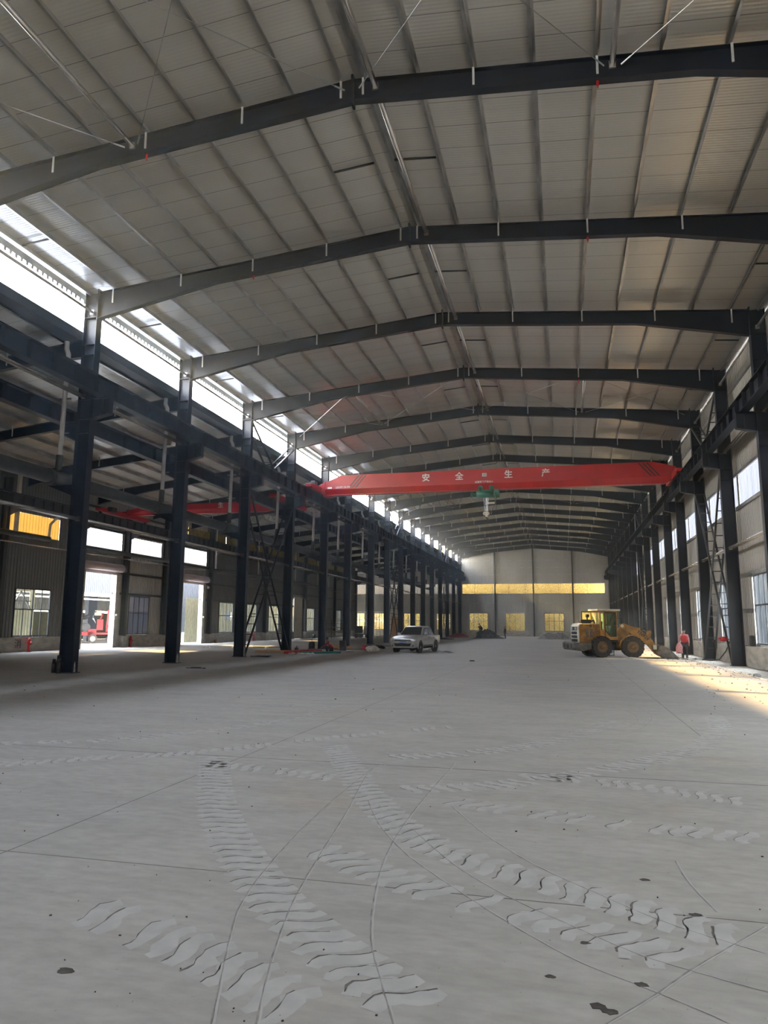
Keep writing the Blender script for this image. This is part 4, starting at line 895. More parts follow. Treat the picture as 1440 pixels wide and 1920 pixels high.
m = MB(); m.bx(-0.76, -0.72, -0.7, -0.66, 1.25, 2.66); m.bx(-0.08, -0.04, -0.7, -0.66, 1.22, 2.66); m.bx(-0.76, -0.04, -0.7, -0.66, 2.6, 2.66); m.bx(-0.72, -0.04, -0.7, -0.66, 1.86, 1.92); m.beam((-0.74, -0.68, 1.6), (-0.42, -0.68, 1.24), 0.05, 0.05); m.bx(-0.44, -0.04, -0.7, -0.66, 1.21, 1.26); LP(m, 'door_frame', 'black', RA, cab)
m = MB(); m.box((-0.55, 0, 1.45), (0.4, 0.45, 0.14)); m.box((-0.74, 0, 1.8), (0.1, 0.42, 0.6)); m.tube((-0.15, 0, 1.1), (-0.25, 0, 1.75), 0.03, 8); m.ring((-0.26, 0, 1.78), 'z', 0.13, 0.16, 0.03, 18); LP(m, 'seat_and_wheel', 'black', RA, cab)
dr = MB()
for (p, q) in (((-1.62, 2.7), (-0.98, 2.7)), ((-1.62, 2.7), (-1.62, 1.35)), ((-1.62, 1.35), (-1.1, 1.35))): dr.beam((p[0], 0.74, p[1]), (q[0], 0.74, q[1]), 0.05, 0.05)
dr.beam((-1.1, 0.74, 1.35), (-0.98, 0.74, 2.7), 0.04, 0.04); d_ = LP(dr, 'open_door', 'black', RA, cab); m = MB(); m.bx(-1.6, -1.03, 0.735, 0.745, 1.38, 2.68); LP(m, 'door_glass', 'glass_cab_lit', RA, d_)
m = MB(); m.beam((0.0, -0.66, 2.3), (0.2, -0.85, 2.3), 0.025, 0.025); m.box((0.2, -0.88, 2.15), (0.04, 0.16, 0.34)); LP(m, 'mirror', 'black', RA, cab)
# front frame and boom
m = MB(); m.prism([(0.15, 0.5), (0.2, 1.5), (0.5, 1.92), (0.72, 1.9), (1.0, 1.2), (1.5, 0.9), (1.5, 0.45)], 'y', -0.26, 0.26); LP(m, 'front_frame', 'yellow', FA, bev=0.03)
for s_ in (-1, 1):
    m = MB(); y0 = s_ * 0.62; y1 = s_ * 1.05; pts = [(1.08 + 0.78 * math.cos(a), 0.63 + 0.72 * math.sin(a)) for a in [PI * (0.28 + 0.14 * k) for k in range(6)]]
    inn = [(1.08 + 0.72 * math.cos(a), 0.63 + 0.66 * math.sin(a)) for a in [PI * (0.28 + 0.14 * k) for k in range(6)]]
    m.prism(pts + inn[::-1], 'y', min(y0, y1), max(y0, y1)); LP(m, 'fender', 'yellow', FA)
    m = MB(); ya, yb_ = sorted((s_ * 0.36, s_ * 0.46)); m.prism([(0.42, 1.98), (0.62, 2.02), (1.5, 1.66), (2.15, 1.12), (2.62, 0.42), (2.6, 0.18), (2.38, 0.2), (1.9, 0.78), (1.3, 1.25), (0.45, 1.72)], 'y', ya, yb_); bm_ = LP(m, 'boom_arm', 'yellow', FA, bev=0.015)
    if s_ < 0: t = text('YN926', 0.27, 'black', bm_, 'lettering', (0, 0, 0), (PI / 2, 0, 0), bold=0.006); t.rotation_euler = (PI / 2, 0.67, 0); t.location = (1.70, -0.512, 1.31)
m = MB(); m.tube((0.55, -0.5, 1.86), (0.55, 0.5, 1.86), 0.10, 14); m.tube((1.75, -0.4, 1.3), (1.75, 0.4, 1.3), 0.09, 14); LP(m, 'pivot_pins', 'cream', FA)
m = MB(); m.prism([(1.95, 1.52), (2.15, 1.62), (2.22, 1.5), (2.05, 0.75), (1.88, 0.75)], 'y', -0.09, 0.09); LP(m, 'tilt_lever', 'yellow', FA, bev=0.02)
m = MB(); m.tube((1.0, 0, 1.78), (1.6, 0, 1.66), 0.075, 12); LP(m, 'tilt_cylinder', 'yellow', FA); m = MB(); m.tube((1.6, 0, 1.66), (2.1, 0, 1.53), 0.035, 10); LP(m, 'piston_rod', 'chrome', FA)
m = MB(); m.path([(1.3, -0.2, 1.62), (1.9, -0.22, 1.2), (2.1, -0.2, 0.95), (2.25, -0.1, 1.0)], 0.02, 8); LP(m, 'hydraulic_hose', 'black', FA)
m = MB(); out = [(2.5, 0.72), (2.62, 0.78), (2.95, 0.62), (3.58, 0.1), (3.55, 0.06), (2.75, 0.03), (2.5, 0.14), (2.38, 0.38)]; inn = [(2.6, 0.70), (2.44, 0.38), (2.54, 0.18), (2.78, 0.08), (3.5, 0.1)]
m.prism([(2.62, 0.78), (2.5, 0.72), (2.38, 0.38), (2.5, 0.12), (2.75, 0.03), (3.58, 0.03), (3.58, 0.06), (2.78, 0.08), (2.56, 0.17), (2.44, 0.38), (2.55, 0.68), (2.64, 0.72)], 'y', -1.05, 1.05)
for y in (-1.05, 1.01): m.prism([(2.5, 0.72), (2.62, 0.78), (2.98, 0.62), (3.58, 0.06), (2.75, 0.03), (2.5, 0.14), (2.38, 0.38)], 'y', y, y + 0.04)
bk = LP(m, 'bucket', 'bucket', FA); m = MB(); m.tube((2.42, -0.42, 0.55), (2.42, -0.3, 0.55), 0.12, 12); m.tube((2.42, 0.3, 0.55), (2.42, 0.42, 0.55), 0.12, 12); m.box((2.32, -0.55, 0.62), (0.22, 0.2, 0.28)); LP(m, 'bucket_brackets', 'cream', FA, bk, bev=0.03)
m = MB(); m.box((0, 0, 0), (0.001, 0.001, 0.001))
t = text('一 鲁工', 0.19, 'black', hood, 'lettering', (0, 0, 0), (PI / 2, 0, 0), bold=0.003); t.location = (-1.6 * math.cos(RA) + 0.565 * math.sin(RA), -1.6 * math.sin(RA) - 0.565 * math.cos(RA), 1.83); t.rotation_euler = (PI / 2, 0, RA)
t = text('Z', 0.16, 'black', hood, 'lettering', (0, 0, 0), (PI / 2, 0, 0), shear=0.2); t.location = (-2.1 * math.cos(RA) + 0.565 * math.sin(RA), -2.1 * math.sin(RA) - 0.565 * math.cos(RA), 1.83); t.rotation_euler = (PI / 2, 0, RA)

# ------------------------------------------------------------------ pickup truck (front faces local +x)
T = empty('pickup_truck', (-9.90, 49.9, 0), 0.0)
tag(T, 'silver double cab pickup truck parked in the middle of the hall', 'pickup truck')
TA = math.radians(270 - 9)
T.rotation_euler = (0, 0, TA)
def loft(secs, name, mt, parent, smooth=True, bev=0.0):
    # secs: list of (x, [(y,z)...]) half profiles mirrored in y, open list from bottom centre to top centre
    m = MB(); n = None; vs = []
    for x, hp in secs:
        full = [(y, z) for y, z in hp] + [(-y, z) for y, z in reversed(hp)]; n = len(full); vs += [(x, y, z) for y, z in full]
    fs = []
    for i in range(len(secs) - 1):
        for k in range(n): fs.append((i * n + k, i * n + (k + 1) % n, (i + 1) * n + (k + 1) % n, (i + 1) * n + k))
    fs.append(tuple(range(n))); fs.append(tuple((len(secs) - 1) * n + k for k in range(n)))
    m.add(vs, fs); return m.build(name, mt, parent, smooth, bev)
def sec(x, hw, zb, zbelt, ztop, tw=None):
    tw = tw if tw is not None else hw * 0.9
    return (x, [(hw * 0.9, zb), (hw, zb + 0.12), (hw + 0.005, (zb + zbelt) / 2), (hw - 0.02, zbelt), (tw, ztop - 0.02), (tw * 0.93, ztop)])
body = loft([sec(2.60, 0.66, 0.42, 0.78, 0.82, 0.60), sec(2.56, 0.80, 0.34, 0.88, 0.94, 0.70), sec(2.42, 0.88, 0.32, 0.95, 1.04, 0.78), sec(1.9, 0.90, 0.34, 1.0, 1.10, 0.80), sec(1.25, 0.90, 0.38, 1.04, 1.16, 0.82), sec(0.9, 0.90, 0.38, 1.06, 1.16, 0.84),
             sec(-1.0, 0.90, 0.40, 1.08, 1.14, 0.86), sec(-1.2, 0.90, 0.40, 1.10, 1.14, 0.87), sec(-2.55, 0.89, 0.46, 1.10, 1.13, 0.87), sec(-2.62, 0.86, 0.50, 1.08, 1.11, 0.84)], 'body', 'silver', T, True)
body.modifiers.new('es', 'EDGE_SPLIT').split_angle = 0.6
def gsec(x, hw0, z0, hw1, z1): return (x, [(hw0, z0), ((hw0 + hw1) / 2 + 0.015, (z0 + z1) / 2), (hw1, z1 - 0.03), (hw1 * 0.88, z1)])
gh = loft([gsec(1.15, 0.80, 1.10, 0.79, 1.14), gsec(0.35, 0.82, 1.12, 0.66, 1.70), gsec(0.1, 0.82, 1.12, 0.64, 1.76), gsec(-0.9, 0.82, 1.12, 0.64, 1.76), gsec(-1.22, 0.82, 1.12, 0.66, 1.66), gsec(-1.36, 0.82, 1.12, 0.80, 1.16)], 'cab_roof', 'silver', T, True)
gh.modifiers.new('es', 'EDGE_SPLIT').split_angle = 0.5
m = MB(); m.add([(1.10, -0.74, 1.17), (1.10, 0.74, 1.17), (0.42, 0.60, 1.68), (0.42, -0.60, 1.68), (1.125, -0.74, 1.18), (1.125, 0.74, 1.18), (0.445, 0.60, 1.695), (0.445, -0.60, 1.695)], [(0, 1, 2, 3), (7, 6, 5, 4), (0, 4, 5, 1), (1, 5, 6, 2), (2, 6, 7, 3), (3, 7, 4, 0)]); m.build('windscreen', 'car_glass', T)
for s_ in (-1, 1):
    for (a, b, c, d_) in ((0.85, 0.30, -0.22, -0.22), (-0.30, -0.30, -1.05, -1.22)):
        m = MB(); yb, yt = s_ * 0.835, s_ * 0.685
        m.add([(a, yb, 1.18), (b, yt + s_ * 0.0, 1.66), (c, yt, 1.66), (d_, yb, 1.18)], [(0, 1, 2, 3)]); m.add([(a, yb - s_ * .02, 1.18), (b, yt - s_ * .02, 1.66), (c, yt - s_ * .02, 1.66), (d_, yb - s_ * .02, 1.18)], [(3, 2, 1, 0)])
        m.build('side_window', 'car_glass', T)
    for x in (1.62, -1.5):
        m = MB(); yy = s_ * 0.885; m.tube((x, yy - 0.03, 0.4), (x, yy + 0.03, 0.4), 0.43, 26); m.build('wheel_arch', 'black', T)
        pts = [(x + 0.47 * math.cos(a), s_ * 0.90, 0.4 + 0.47 * math.sin(a)) for a in [PI * k / 12 for k in range(-1, 14)]]; m = MB(); m.path(pts, 0.045, 8); m.build('fender_flare', 'silver', T, True)
        lugged_wheel('wheel', T, (x, s_ * 0.80, 0.365), 0.365, 0.25, 'rubber', 'galv', 0, s_)
    m = MB(); m.box((0.72, s_ * 1.0, 1.22), (0.12, 0.2, 0.16)); m.build('side_mirror', 'silver', T, bev=0.03)
    m = MB(); m.prism([(2.32, 0.82), (2.545, 0.80), (2.50, 0.92), (2.1, 0.99)], 'y', min(s_ * 0.58, s_ * 0.885), max(s_ * 0.58, s_ * 0.885)); m.build('headlamp', 'lamp', T, bev=0.02)
    m = MB(); m.tube((2.54, s_ * 0.70, 0.48), (2.585, s_ * 0.70, 0.48), 0.06, 14); m.build('fog_lamp', 'black', T)
    for x in (-0.05, -1.0): m = MB(); m.box((x, s_ * 0.905, 1.0), (0.2, 0.03, 0.035)); m.build('door_handle', 'chrome', T)
m = MB(); m.bx(2.56, 2.615, -0.56, 0.56, 0.79, 0.87); m.build('upper_grille', 'black', T, bev=0.01); m = MB(); m.bx(2.6, 2.62, -0.5, 0.5, 0.835, 0.85); m.build('chrome_strip', 'chrome', T)
m = MB(); m.prism([(-0.62, 0.63), (0.62, 0.63), (0.5, 0.44), (-0.5, 0.44)], 'x', 2.56, 2.625); m.build('lower_grille', 'black', T, bev=0.01)
m = MB(); m.bx(2.62, 2.64, -0.24, 0.24, 0.62, 0.76); pl = m.build('number_plate', 'plate_blue', T); t = text('鲁H·6T62S', 0.1, 'white', pl, 'lettering', (2.645, 0, 0.69), (PI / 2, 0, PI / 2))
m = MB(); m.ring((2.62, 0, 0.83), 'x', 0.03, 0.042, 0.012, 16); m.bx(2.614, 2.626, -0.16, -0.06, 0.82, 0.84); m.bx(2.614, 2.626, 0.06, 0.16, 0.82, 0.84); m.build('badge', 'chrome', T)
m = MB(); m.bx(-2.45, -1.45, -0.74, 0.74, 1.10, 1.145); m.build('load_bed', 'black', T); m = MB(); m.bx(-2.4, 2.3, -0.5, 0.5, 0.24, 0.42); m.tube((1.62, -0.7, 0.36), (1.62, 0.7, 0.36), 0.05, 8); m.tube((-1.5, -0.7, 0.36), (-1.5, 0.7, 0.36), 0.06, 8); m.build('underbody', 'black', T)

# ------------------------------------------------------------------ people
def skin(name, pts, edges, mt, parent, root, sub=2):
    keys = list(pts); me = bpy.data.meshes.new(name); me.from_pydata([pts[k][0] for k in keys], [(keys.index(a), keys.index(b)) for a, b in edges], [])
    me.materials.append(M[mt]); o = bpy.data.objects.new(name, me); COL.objects.link(o); o.parent = parent
    s = o.modifiers.new('skin', 'SKIN'); s.use_smooth_shade = True; s.branch_smoothing = 0.4
    for i, k in enumerate(keys):
        v = me.skin_vertices[0].data[i]; r = pts[k][1]; v.radius = (r, r) if not isinstance(r, tuple) else r; v.use_root = (k == root)
    sb = o.modifiers.new('subsurf', 'SUBSURF'); sb.levels = sub; sb.render_levels = sub
    me2 = bpy.data.meshes.new_from_object(o.evaluated_get(bpy.context.evaluated_depsgraph_get())); o.modifiers.clear(); o.data = me2
    return o
def chain(*ks): return [(a, b) for a, b in zip(ks[:-1], ks[1:])]
def lerp(a, b, t): return tuple(a[i] + (b[i] - a[i]) * t for i in range(3))
def person(J, face, root, top_mt, leg_mt, vest=None, hand_detail=True, hood=False):
    # J: joint name -> position; face: unit vector the head looks along
    f = Vector(face).normalized(); side = f.cross(Vector((0, 0, 1))).normalized(); up = Vector((0, 0, 1))
    P = {'pel': (J['pel'], 0.14), 'wai': (J['wai'], (0.155, 0.12)), 'che': (J['che'], (0.175, 0.14)), 'nb': (J['nb'], 0.072), 'nk': (J['nk'], 0.062)}
    hd = Vector(J['hd']); P['h0'] = (tuple(hd - up * 0.055 + f * 0.01), 0.074); P['h1'] = (tuple(hd + up * 0.02), 0.098); P['h2'] = (tuple(hd + up * 0.078 - f * 0.005), 0.078)
    P['no'] = (tuple(hd + f * 0.088 - up * 0.005), 0.013); P['no2'] = (tuple(hd + f * 0.10 - up * 0.018), 0.013)
    E_ = chain('pel', 'wai', 'che', 'nb', 'nk', 'h0', 'h1', 'h2') + [('h1', 'no'), ('no', 'no2')]
    for s in 'LR':
        k = 1 if s == 'R' else -1
        P['e' + s] = (tuple(hd + side * k * 0.085), 0.014); P['e2' + s] = (tuple(hd + side * k * 0.096 + up * 0.012), 0.012); E_ += [('h1', 'e' + s), ('e' + s, 'e2' + s)]
        for a, r in (('sh', 0.055), ('el', 0.04), ('wr', 0.027)): P[a + s] = (J[a + s], r)
        for a, r in (('hi', 0.088), ('kn', 0.058), ('an', 0.038), ('to', 0.034)): P[a + s] = (J[a + s], r)
        hv = Vector(J['ha' + s]) - Vector(J['wr' + s]); hv.normalize(); w = Vector(J['wr' + s]); pv = hv.cross(f).normalized() if abs(hv.dot(f)) < 0.9 else side
        P['pa' + s] = (tuple(w + hv * 0.055), 0.031); E_ += chain('che', 'sh' + s, 'el' + s, 'wr' + s, 'pa' + s) + chain('pel', 'hi' + s, 'kn' + s, 'an' + s, 'to' + s)
        cur = hv.cross(pv).normalized() * (0.4)
        for j, (off, ln) in enumerate(((-0.028, 0.072), (-0.010, 0.082), (0.009, 0.077), (0.026, 0.060))):
            b = w + hv * 0.085 + f * off; m1 = b + hv * ln * 0.5 + cur * 0.01; e = m1 + hv * ln * 0.42 + cur * 0.05
            for q, (nm, ps) in enumerate((('a', b), ('b', m1), ('c', e))): P['f%s%d%s' % (s, j, nm)] = (tuple(ps), 0.0095 - 0.001 * q)
            E_ += [('pa' + s, 'f%s%da' % (s, j))] + chain('f%s%da' % (s, j), 'f%s%db' % (s, j), 'f%s%dc' % (s, j))
        b = w + hv * 0.045 + f * 0.035; P['t%sa' % s] = (tuple(b), 0.012); P['t%sb' % s] = (tuple(b + hv * 0.03 + f * 0.022), 0.010); P['t%sc' % s] = (tuple(b + hv * 0.058 + f * 0.024), 0.009)
        E_ += [('pa' + s, 't%sa' % s)] + chain('t%sa' % s, 't%sb' % s, 't%sc' % s)
    skin('body', P, E_, 'skin', root, 'pel')
    g = 0.016
    Q = {k: (v[0], (v[1][0] + g, v[1][1] + g) if isinstance(v[1], tuple) else v[1] + g) for k, v in P.items()}
    Q['nb'] = (P['nb'][0], 0.085)
    for s in 'LR': Q['cu' + s] = (lerp(J['el' + s], J['wr' + s], 0.93), 0.046)
    ed = chain('pel', 'wai', 'che', 'nb')
    for s in 'LR': ed += chain('che', 'sh' + s, 'el' + s, 'cu' + s)
    Q['pel'] = (Q['pel'][0], 0.15)
    ks = ['pel', 'wai', 'che', 'nb'] + [a + s for s in 'LR' for a in ('sh', 'el', 'cu')]
    skin('jacket', {k: Q[k] for k in ks}, ed, top_mt, root, 'pel')
    ks = ['pel'] + [a + s for s in 'LR' for a in ('hi', 'kn', 'an')]
    for s in 'LR': a_ = J['an' + s]; Q['an' + s] = ((a_[0], a_[1], a_[2] - 0.035), 0.062)
    Q['pel'] = (Q['pel'][0], 0.143)
    skin('trousers', {k: Q[k] for k in ks}, [e for s in 'LR' for e in chain('pel', 'hi' + s, 'kn' + s, 'an' + s)], leg_mt, root, 'pel')
    for s in 'LR':
        a, t_ = Vector(J['an' + s]), Vector(J['to' + s]); bk_ = a - (t_ - a) * 0.35; bk_.z = t_.z; aa = Vector((a.x, a.y, t_.z + 0.03))
        skin('shoe', {'a': (tuple(bk_), 0.042), 'b': (tuple(aa), 0.05), 'c': (tuple(t_), 0.044)}, [('a', 'b'), ('b', 'c')], 'black', root, 'b', 1)
    if vest: v = {k: Q[k] for k in ('pel', 'wai', 'che')}; v = {k: (p, (r[0] + 0.012, r[1] + 0.012) if isinstance(r, tuple) else r + 0.012) for k, (p, r) in v.items()}; v['nb'] = (lerp(J['che'], J['nb'], 0.75), 0.15); v['che'] = (v['che'][0], (0.215, 0.175)); v['wai'] = (v['wai'][0], (0.19, 0.155)); skin('vest', v, chain('pel', 'wai', 'che', 'nb'), vest, root, 'pel')
    m = MB(); c = hd + up * 0.045 - f * 0.022; m.ball(tuple(c), 0.100, 16, 10, (1, 1, 0.95)); h = m.build('hair', 'hair', root, True)
    for s in (-1, 1): m = MB(); m.ball(tuple(hd + f * 0.084 + side * s * 0.032 + up * 0.012), 0.010, 8, 6); m.build('eye', 'black', root, True)
    m = MB(); m.tube(tuple(hd + f * 0.074 - up * 0.05 - side * 0.02), tuple(hd + f * 0.074 - up * 0.05 + side * 0.02), 0.006, 6); m.build('mouth', 'machine_red', root)
def stand(lean=0.0): return {'pel': (0, 0, .90), 'wai': (0, .0, 1.06), 'che': (0, .01, 1.27), 'nb': (0, .01, 1.43), 'nk': (0, 0, 1.48), 'hd': (0, -.02, 1.57),
    'shL': (.185, .01, 1.375), 'elL': (.235, .05, 1.12), 'wrL': (.245, -.03, .90), 'haL': (.245, -.06, .8), 'shR': (-.185, .01, 1.375), 'elR': (-.25, .03, 1.13), 'wrR': (-.25, -.13, .97), 'haR': (-.25, -.2, .9),
    'hiL': (.095, 0, .86), 'knL': (.105, -.05, .48), 'anL': (.11, .02, .10), 'toL': (.12, -.13, .045), 'hiR': (-.095, 0, .86), 'knR': (-.10, .02, .48), 'anR': (-.10, .12, .10), 'toR': (-.11, -.02, .045)}
p = empty('person', (6.6, 44.2, -0.0), -0.15)
person(stand(), (-0.35, -1, -0.15), p, 'cloth_pink', 'cloth_dark', vest='cloth_red')
rr = random.Random(8); m = MB()
vs = []; nr, na = 14, 28
for i in range(nr):
    t = i / (nr - 1); z = .96 - .58 * t; r0 = .035 + .13 * math.sin(min(1, t * 1.6) * PI / 2) - .03 * t
    for k in range(na): a = 2 * PI * k / na; r1 = r0 * (1 + .28 * math.sin(5 * a + 2 * t) + .12 * math.sin(9 * a - 3 * t)); vs.append((-.27 + r1 * 1.1 * math.cos(a) - .03 * t, -.15 + r1 * .8 * math.sin(a), z + .05 * t * math.sin(3 * a)))
m.add(vs, [(i * na + k, i * na + (k + 1) % na, (i + 1) * na + (k + 1) % na, (i + 1) * na + k) for i in range(nr - 1) for k in range(na)] + [tuple(range(na)), tuple((nr - 1) * na + k for k in range(na))])
m.build('held_cloth', 'cloth_pink', p, True)
tag(p, 'person in red vest and dark trousers walking by the right wall holding a checked cloth', 'person')
p = empty('person', (-14.45, 44.9, 0), 0.25)
sq = {'pel': (0.06, 0, .26), 'wai': (0.0, 0, .40), 'che': (-.12, 0, .60), 'nb': (-.2, 0, .75), 'nk': (-.23, 0, .79), 'hd': (-.29, 0, .875)}
for s, k in (('L', -1), ('R', 1)):
    sq['sh' + s] = (-.15, k * .18, .69); sq['el' + s] = (-.36, k * .25, .52); sq['wr' + s] = (-.53, k * .14, .42); sq['ha' + s] = (-.62, k * .1, .38)
    sq['hi' + s] = (.02, k * .10, .25); sq['kn' + s] = (-.36, k * .20, .46); sq['an' + s] = (-.20, k * .15, .10); sq['to' + s] = (-.38, k * .17, .045)
person(sq, (-1, 0, -0.45), p, 'cloth_red', 'cloth_dark')
for z, x in ((.56, -.09), (.66, -.14)):
    pts = [(x + 0.155 * math.cos(a), 0.185 * math.sin(a), z + 0.05 * math.cos(a)) for a in [k * PI / 10 for k in range(21)]]; m = MB(); m.path(pts, 0.010, 6, False); m.build('reflective_stripe', 'mark_white', p, True)
tag(p, 'person in a red jacket squatting on the floor beside the coloured sheets', 'person')
p = empty('person', (-8.15, 107.0, 0), -1.2); person(stand(), (0, -1, 0), p, 'cloth_dark', 'cloth_dark'); tag(p, 'distant person in dark clothes standing right of the earth heap', 'person')
p = empty('person', (-11.3, 104.9, 1.12), 0.2); person(sq, (-1, 0, -0.45), p, 'cloth_dark', 'cloth_dark'); tag(p, 'distant person in dark clothes crouching on top of the earth heap', 'person')

# ------------------------------------------------------------------ heaps and clutter
def heap(name, x0, x1, y0, y1, h, mt, label, cat, seed, sharp=0.5, kind=None, peaks=3, rough=0.35):
    r_ = random.Random(seed); n = 34; pk = [(r_.uniform(.2, .8), r_.uniform(.25, .75), r_.uniform(.6, 1)) for _ in range(peaks)]; vs = []; fs = []
    for j in range(n + 1):
        for i in range(n + 1):
            u, v = i / n, j / n; e = min(1, 3.2 * min(u, 1 - u)) * min(1, 3.2 * min(v, 1 - v)); b = max(a * math.exp(-((u - p_) ** 2 + (v - q_) ** 2) * 9) for p_, q_, a in pk)
            z = h * e ** 0.7 * (b * (1 - rough) + rough * r_.random() * (0.4 + b)); vs.append((x0 + (x1 - x0) * u + r_.uniform(-.03, .03), y0 + (y1 - y0) * v, z + (0 if e > 0 else -0.02)))
    for j in range(n):
        for i in range(n): a = j * (n + 1) + i; fs.append((a, a + 1, a + n + 2, a + n + 1))
    m = MB(); m.add(vs, fs); o = m.build(name, mt); tag(o, label, cat); 
    if kind: o['kind'] = kind
    return o
heap('earth_heap', -13.0, -8.0, 103.0, 107.5, 1.35, 'dirt', 'dark heap of earth before the far end wall with a person on top', 'heap', 11, kind='stuff')
m = heap('rubble_heap', -17.3, -13.2, 108.5, 113.0, 0.7, 'machine_red', 'low reddish heap of rags and scrap left of the earth heap', 'heap', 12, kind='stuff')
heap('sheet_heap', -3.6, 1.5, 103.5, 107.5, 0.95, 'stone', 'pile of grey sheets and sacks left of the wheel loader', 'heap', 14, peaks=5, rough=0.25, kind='stuff')
heap('sand_patch', 1.8, 4.6, 42.9, 44.9, 0.10, 'sand', 'thin spill of straw and sand under the loader front wheel', 'sand', 15, kind='stuff', peaks=4, rough=0.6)
m = MB(); m.prism([(0, 0), (1.2, 0), (1.4, 0.75), (0.5, 0.45)], 'y', 0, 0.06); o = m.build('tilted_sheet', 'cream'); o.location = (-13.2, 103.2, 0); o.rotation_euler = (0.4, 0, 0.3); tag(o, 'pale sheet leaning on the left foot of the earth heap', 'sheet')
rng = random.Random(21); m = MB()
for k in range(420):
    y = rng.uniform(15, 60); x = 6.8 + rng.uniform(-3.6, 1.2) * rng.random() ** 1.5; s = rng.uniform(0.012, 0.045); m.box((x, y, s * 0.4), (s * rng.uniform(.8, 2), s, s * .8), rng.uniform(0, 3))
tag(m.build('loose_grit', 'stone'), 'loose grit and crumbs scattered along the right slab edge', 'grit', kind='stuff')
rng = random.Random(22); m = MB()
for k in range(110):
    y = 3.4 + 24 * rng.random() ** 1.8; x = rng.uniform(-0.75, 0.2) * (y + 2); s = rng.uniform(0.003, 0.007) * (0.6 + y * 0.13); m.box((x, y, s * 0.4), (s * rng.uniform(1, 2), s, s * .8), rng.uniform(0, 3))
tag(m.build('floor_crumbs', 'dirt'), 'dark crumbs scattered over the foreground floor', 'grit', kind='stuff')
for k, (x, y, s) in enumerate(((-2.61, 3.64, .035), (0.77, 5.30, .03), (0.07, 4.69, .022), (0.34, 4.25, .026), (0.11, 3.97, .035), (0.16, 3.93, .03), (-0.12, 4.22, .02), (0.52, 5.9, .03), (-8.15, 9.0, .03))):
    m = MB(); rr = random.Random(k); m.prism([(s * rr.uniform(.6, 1.2) * math.cos(a) * 1.4, s * rr.uniform(.6, 1.1) * math.sin(a)) for a in [j * PI / 6 for j in range(12)]], 'z', 0.0006, 0.003)
    o = m.build('floor_stain', 'dirt'); o.location = (x, y, 0); tag(o, ['dark smudge at the bottom left of the foreground floor', 'dark stain below the first saw cut joint at right', 'small dark drop between the lower right wheel lines', 'dark blot on a wheel line at the lower right', 'dark double drop near the bottom right, upper drop', 'dark double drop near the bottom right, lower drop', 'tiny dark drop left of the double drop', 'dark drop by the short scrape on the right', 'dark speck on the left floor above the flat chevron tracks'][k], 'stain', 'small stains on the foreground floor')

def flask(x, y, s, label):
    m = MB(); m.tube((0, 0, 0), (0, 0, .25 * s), .055 * s, 18); m.tube((0, 0, .25 * s), (0, 0, .30 * s), .055 * s, 18, .04 * s); o = m.build('vacuum_flask', 'black', None, True); o.location = (x, y, 0)
    q = MB(); q.tube((0, 0, .30 * s), (0, 0, .37 * s), .043 * s, 16); q.build('cup_lid', 'black', o, True); q = MB(); q.path([(.05 * s, 0, .24 * s), (.095 * s, 0, .22 * s), (.095 * s, 0, .1 * s), (.05 * s, 0, .07 * s)], .008 * s, 8); q.build('handle', 'black', o, True); tag(o, label, 'flask')
flask(-18.22, 23.48, 1.35, 'black vacuum flask left of the foot of the nearest left column'); flask(-17.86, 23.28, 1.75, 'larger black vacuum flask in front of the nearest left column')
def cloth_lump(name, x, y, w, d, h, mt, label, cat, seed, n=14):
    r_ = random.Random(seed); m = MB()
    for k in range(n): a = r_.uniform(0, 6.28); q = math.sqrt(r_.random()); m.ball((w / 2 * q * math.cos(a), d / 2 * q * math.sin(a), h * r_.uniform(.2, .55)), h * r_.uniform(.28, .5), 8, 6, (r_.uniform(.9, 1.9), r_.uniform(.9, 1.6), 1))
    o = m.build(name, mt, None, False); o.location = (x, y, 0); tag(o, label, cat); return o
m = MB(); m.prism([(0, 0), (.1, .14), (2.4, .2), (5.0, .15), (5.0, 0)], 'y', -.3, .3); o = m.build('plastic_sheet', 'red_sheet'); o.location = (-16.6, 42.9, 0.0); o.rotation_euler = (0, 0, 1.52); tag(o, 'long crimson sheet laid on the floor by the squatting person', 'sheet')
m = MB(); m.bx(0, 2.6, -.3, .3, 0, .13); m.bx(-.5, .2, -.2, .2, 0, .06); o = m.build('plastic_sheet', 'green_cloth', bev=0.03); o.location = (-15.9, 43.4, 0); o.rotation_euler = (0, 0, .75); tag(o, 'dark green sheet laid on the floor right of the crimson one', 'sheet')
cloth_lump('plastic_wrap', -15.4, 42.2, 1.9, .5, .14, 'plastic_white', 'crumpled clear plastic in front of the crimson sheet', 'plastic', 31, 22)
m = MB()
for k in range(3): m.bx(-1.1, 1.1, -.28 + k * .2, -.1 + k * .2, 0.02 + .04 * (k % 2), .12 + .03 * (k % 2))
o = m.build('timber_boards', 'wood'); o.location = (-18.3, 44.6, 0); o.rotation_euler = (0, 0, .3); tag(o, 'few pale timber boards on the floor behind the crimson sheet', 'boards')
m = MB(); m.bx(-.6, .55, -.12, .12, .0, .05); m.bx(-.2, .75, -.05, .05, .05, .08); o = m.build('dark_plank', 'black'); o.location = (-16.6, 38.6, 0); o.rotation_euler = (0, 0, -.25); tag(o, 'dark plank on the floor right of the third left column', 'plank')
m = MB(); m.bx(-.35, .35, -.05, .05, 0, .03); m.bx(-.1, .3, -.12, .0, .03, .06); m.box((.5, -.1, .02), (.1, .06, .04)); o = m.build('dark_plank', 'black'); o.location = (-14.8, 27.7, 0); tag(o, 'small dark scrap of wood on the open floor between the nearest columns', 'scrap')
cloth_lump('rag_bundle', -13.85, 51.3, .5, .35, .36, 'cloth_red', 'red bundle behind the white plastic bag', 'bundle', 33)
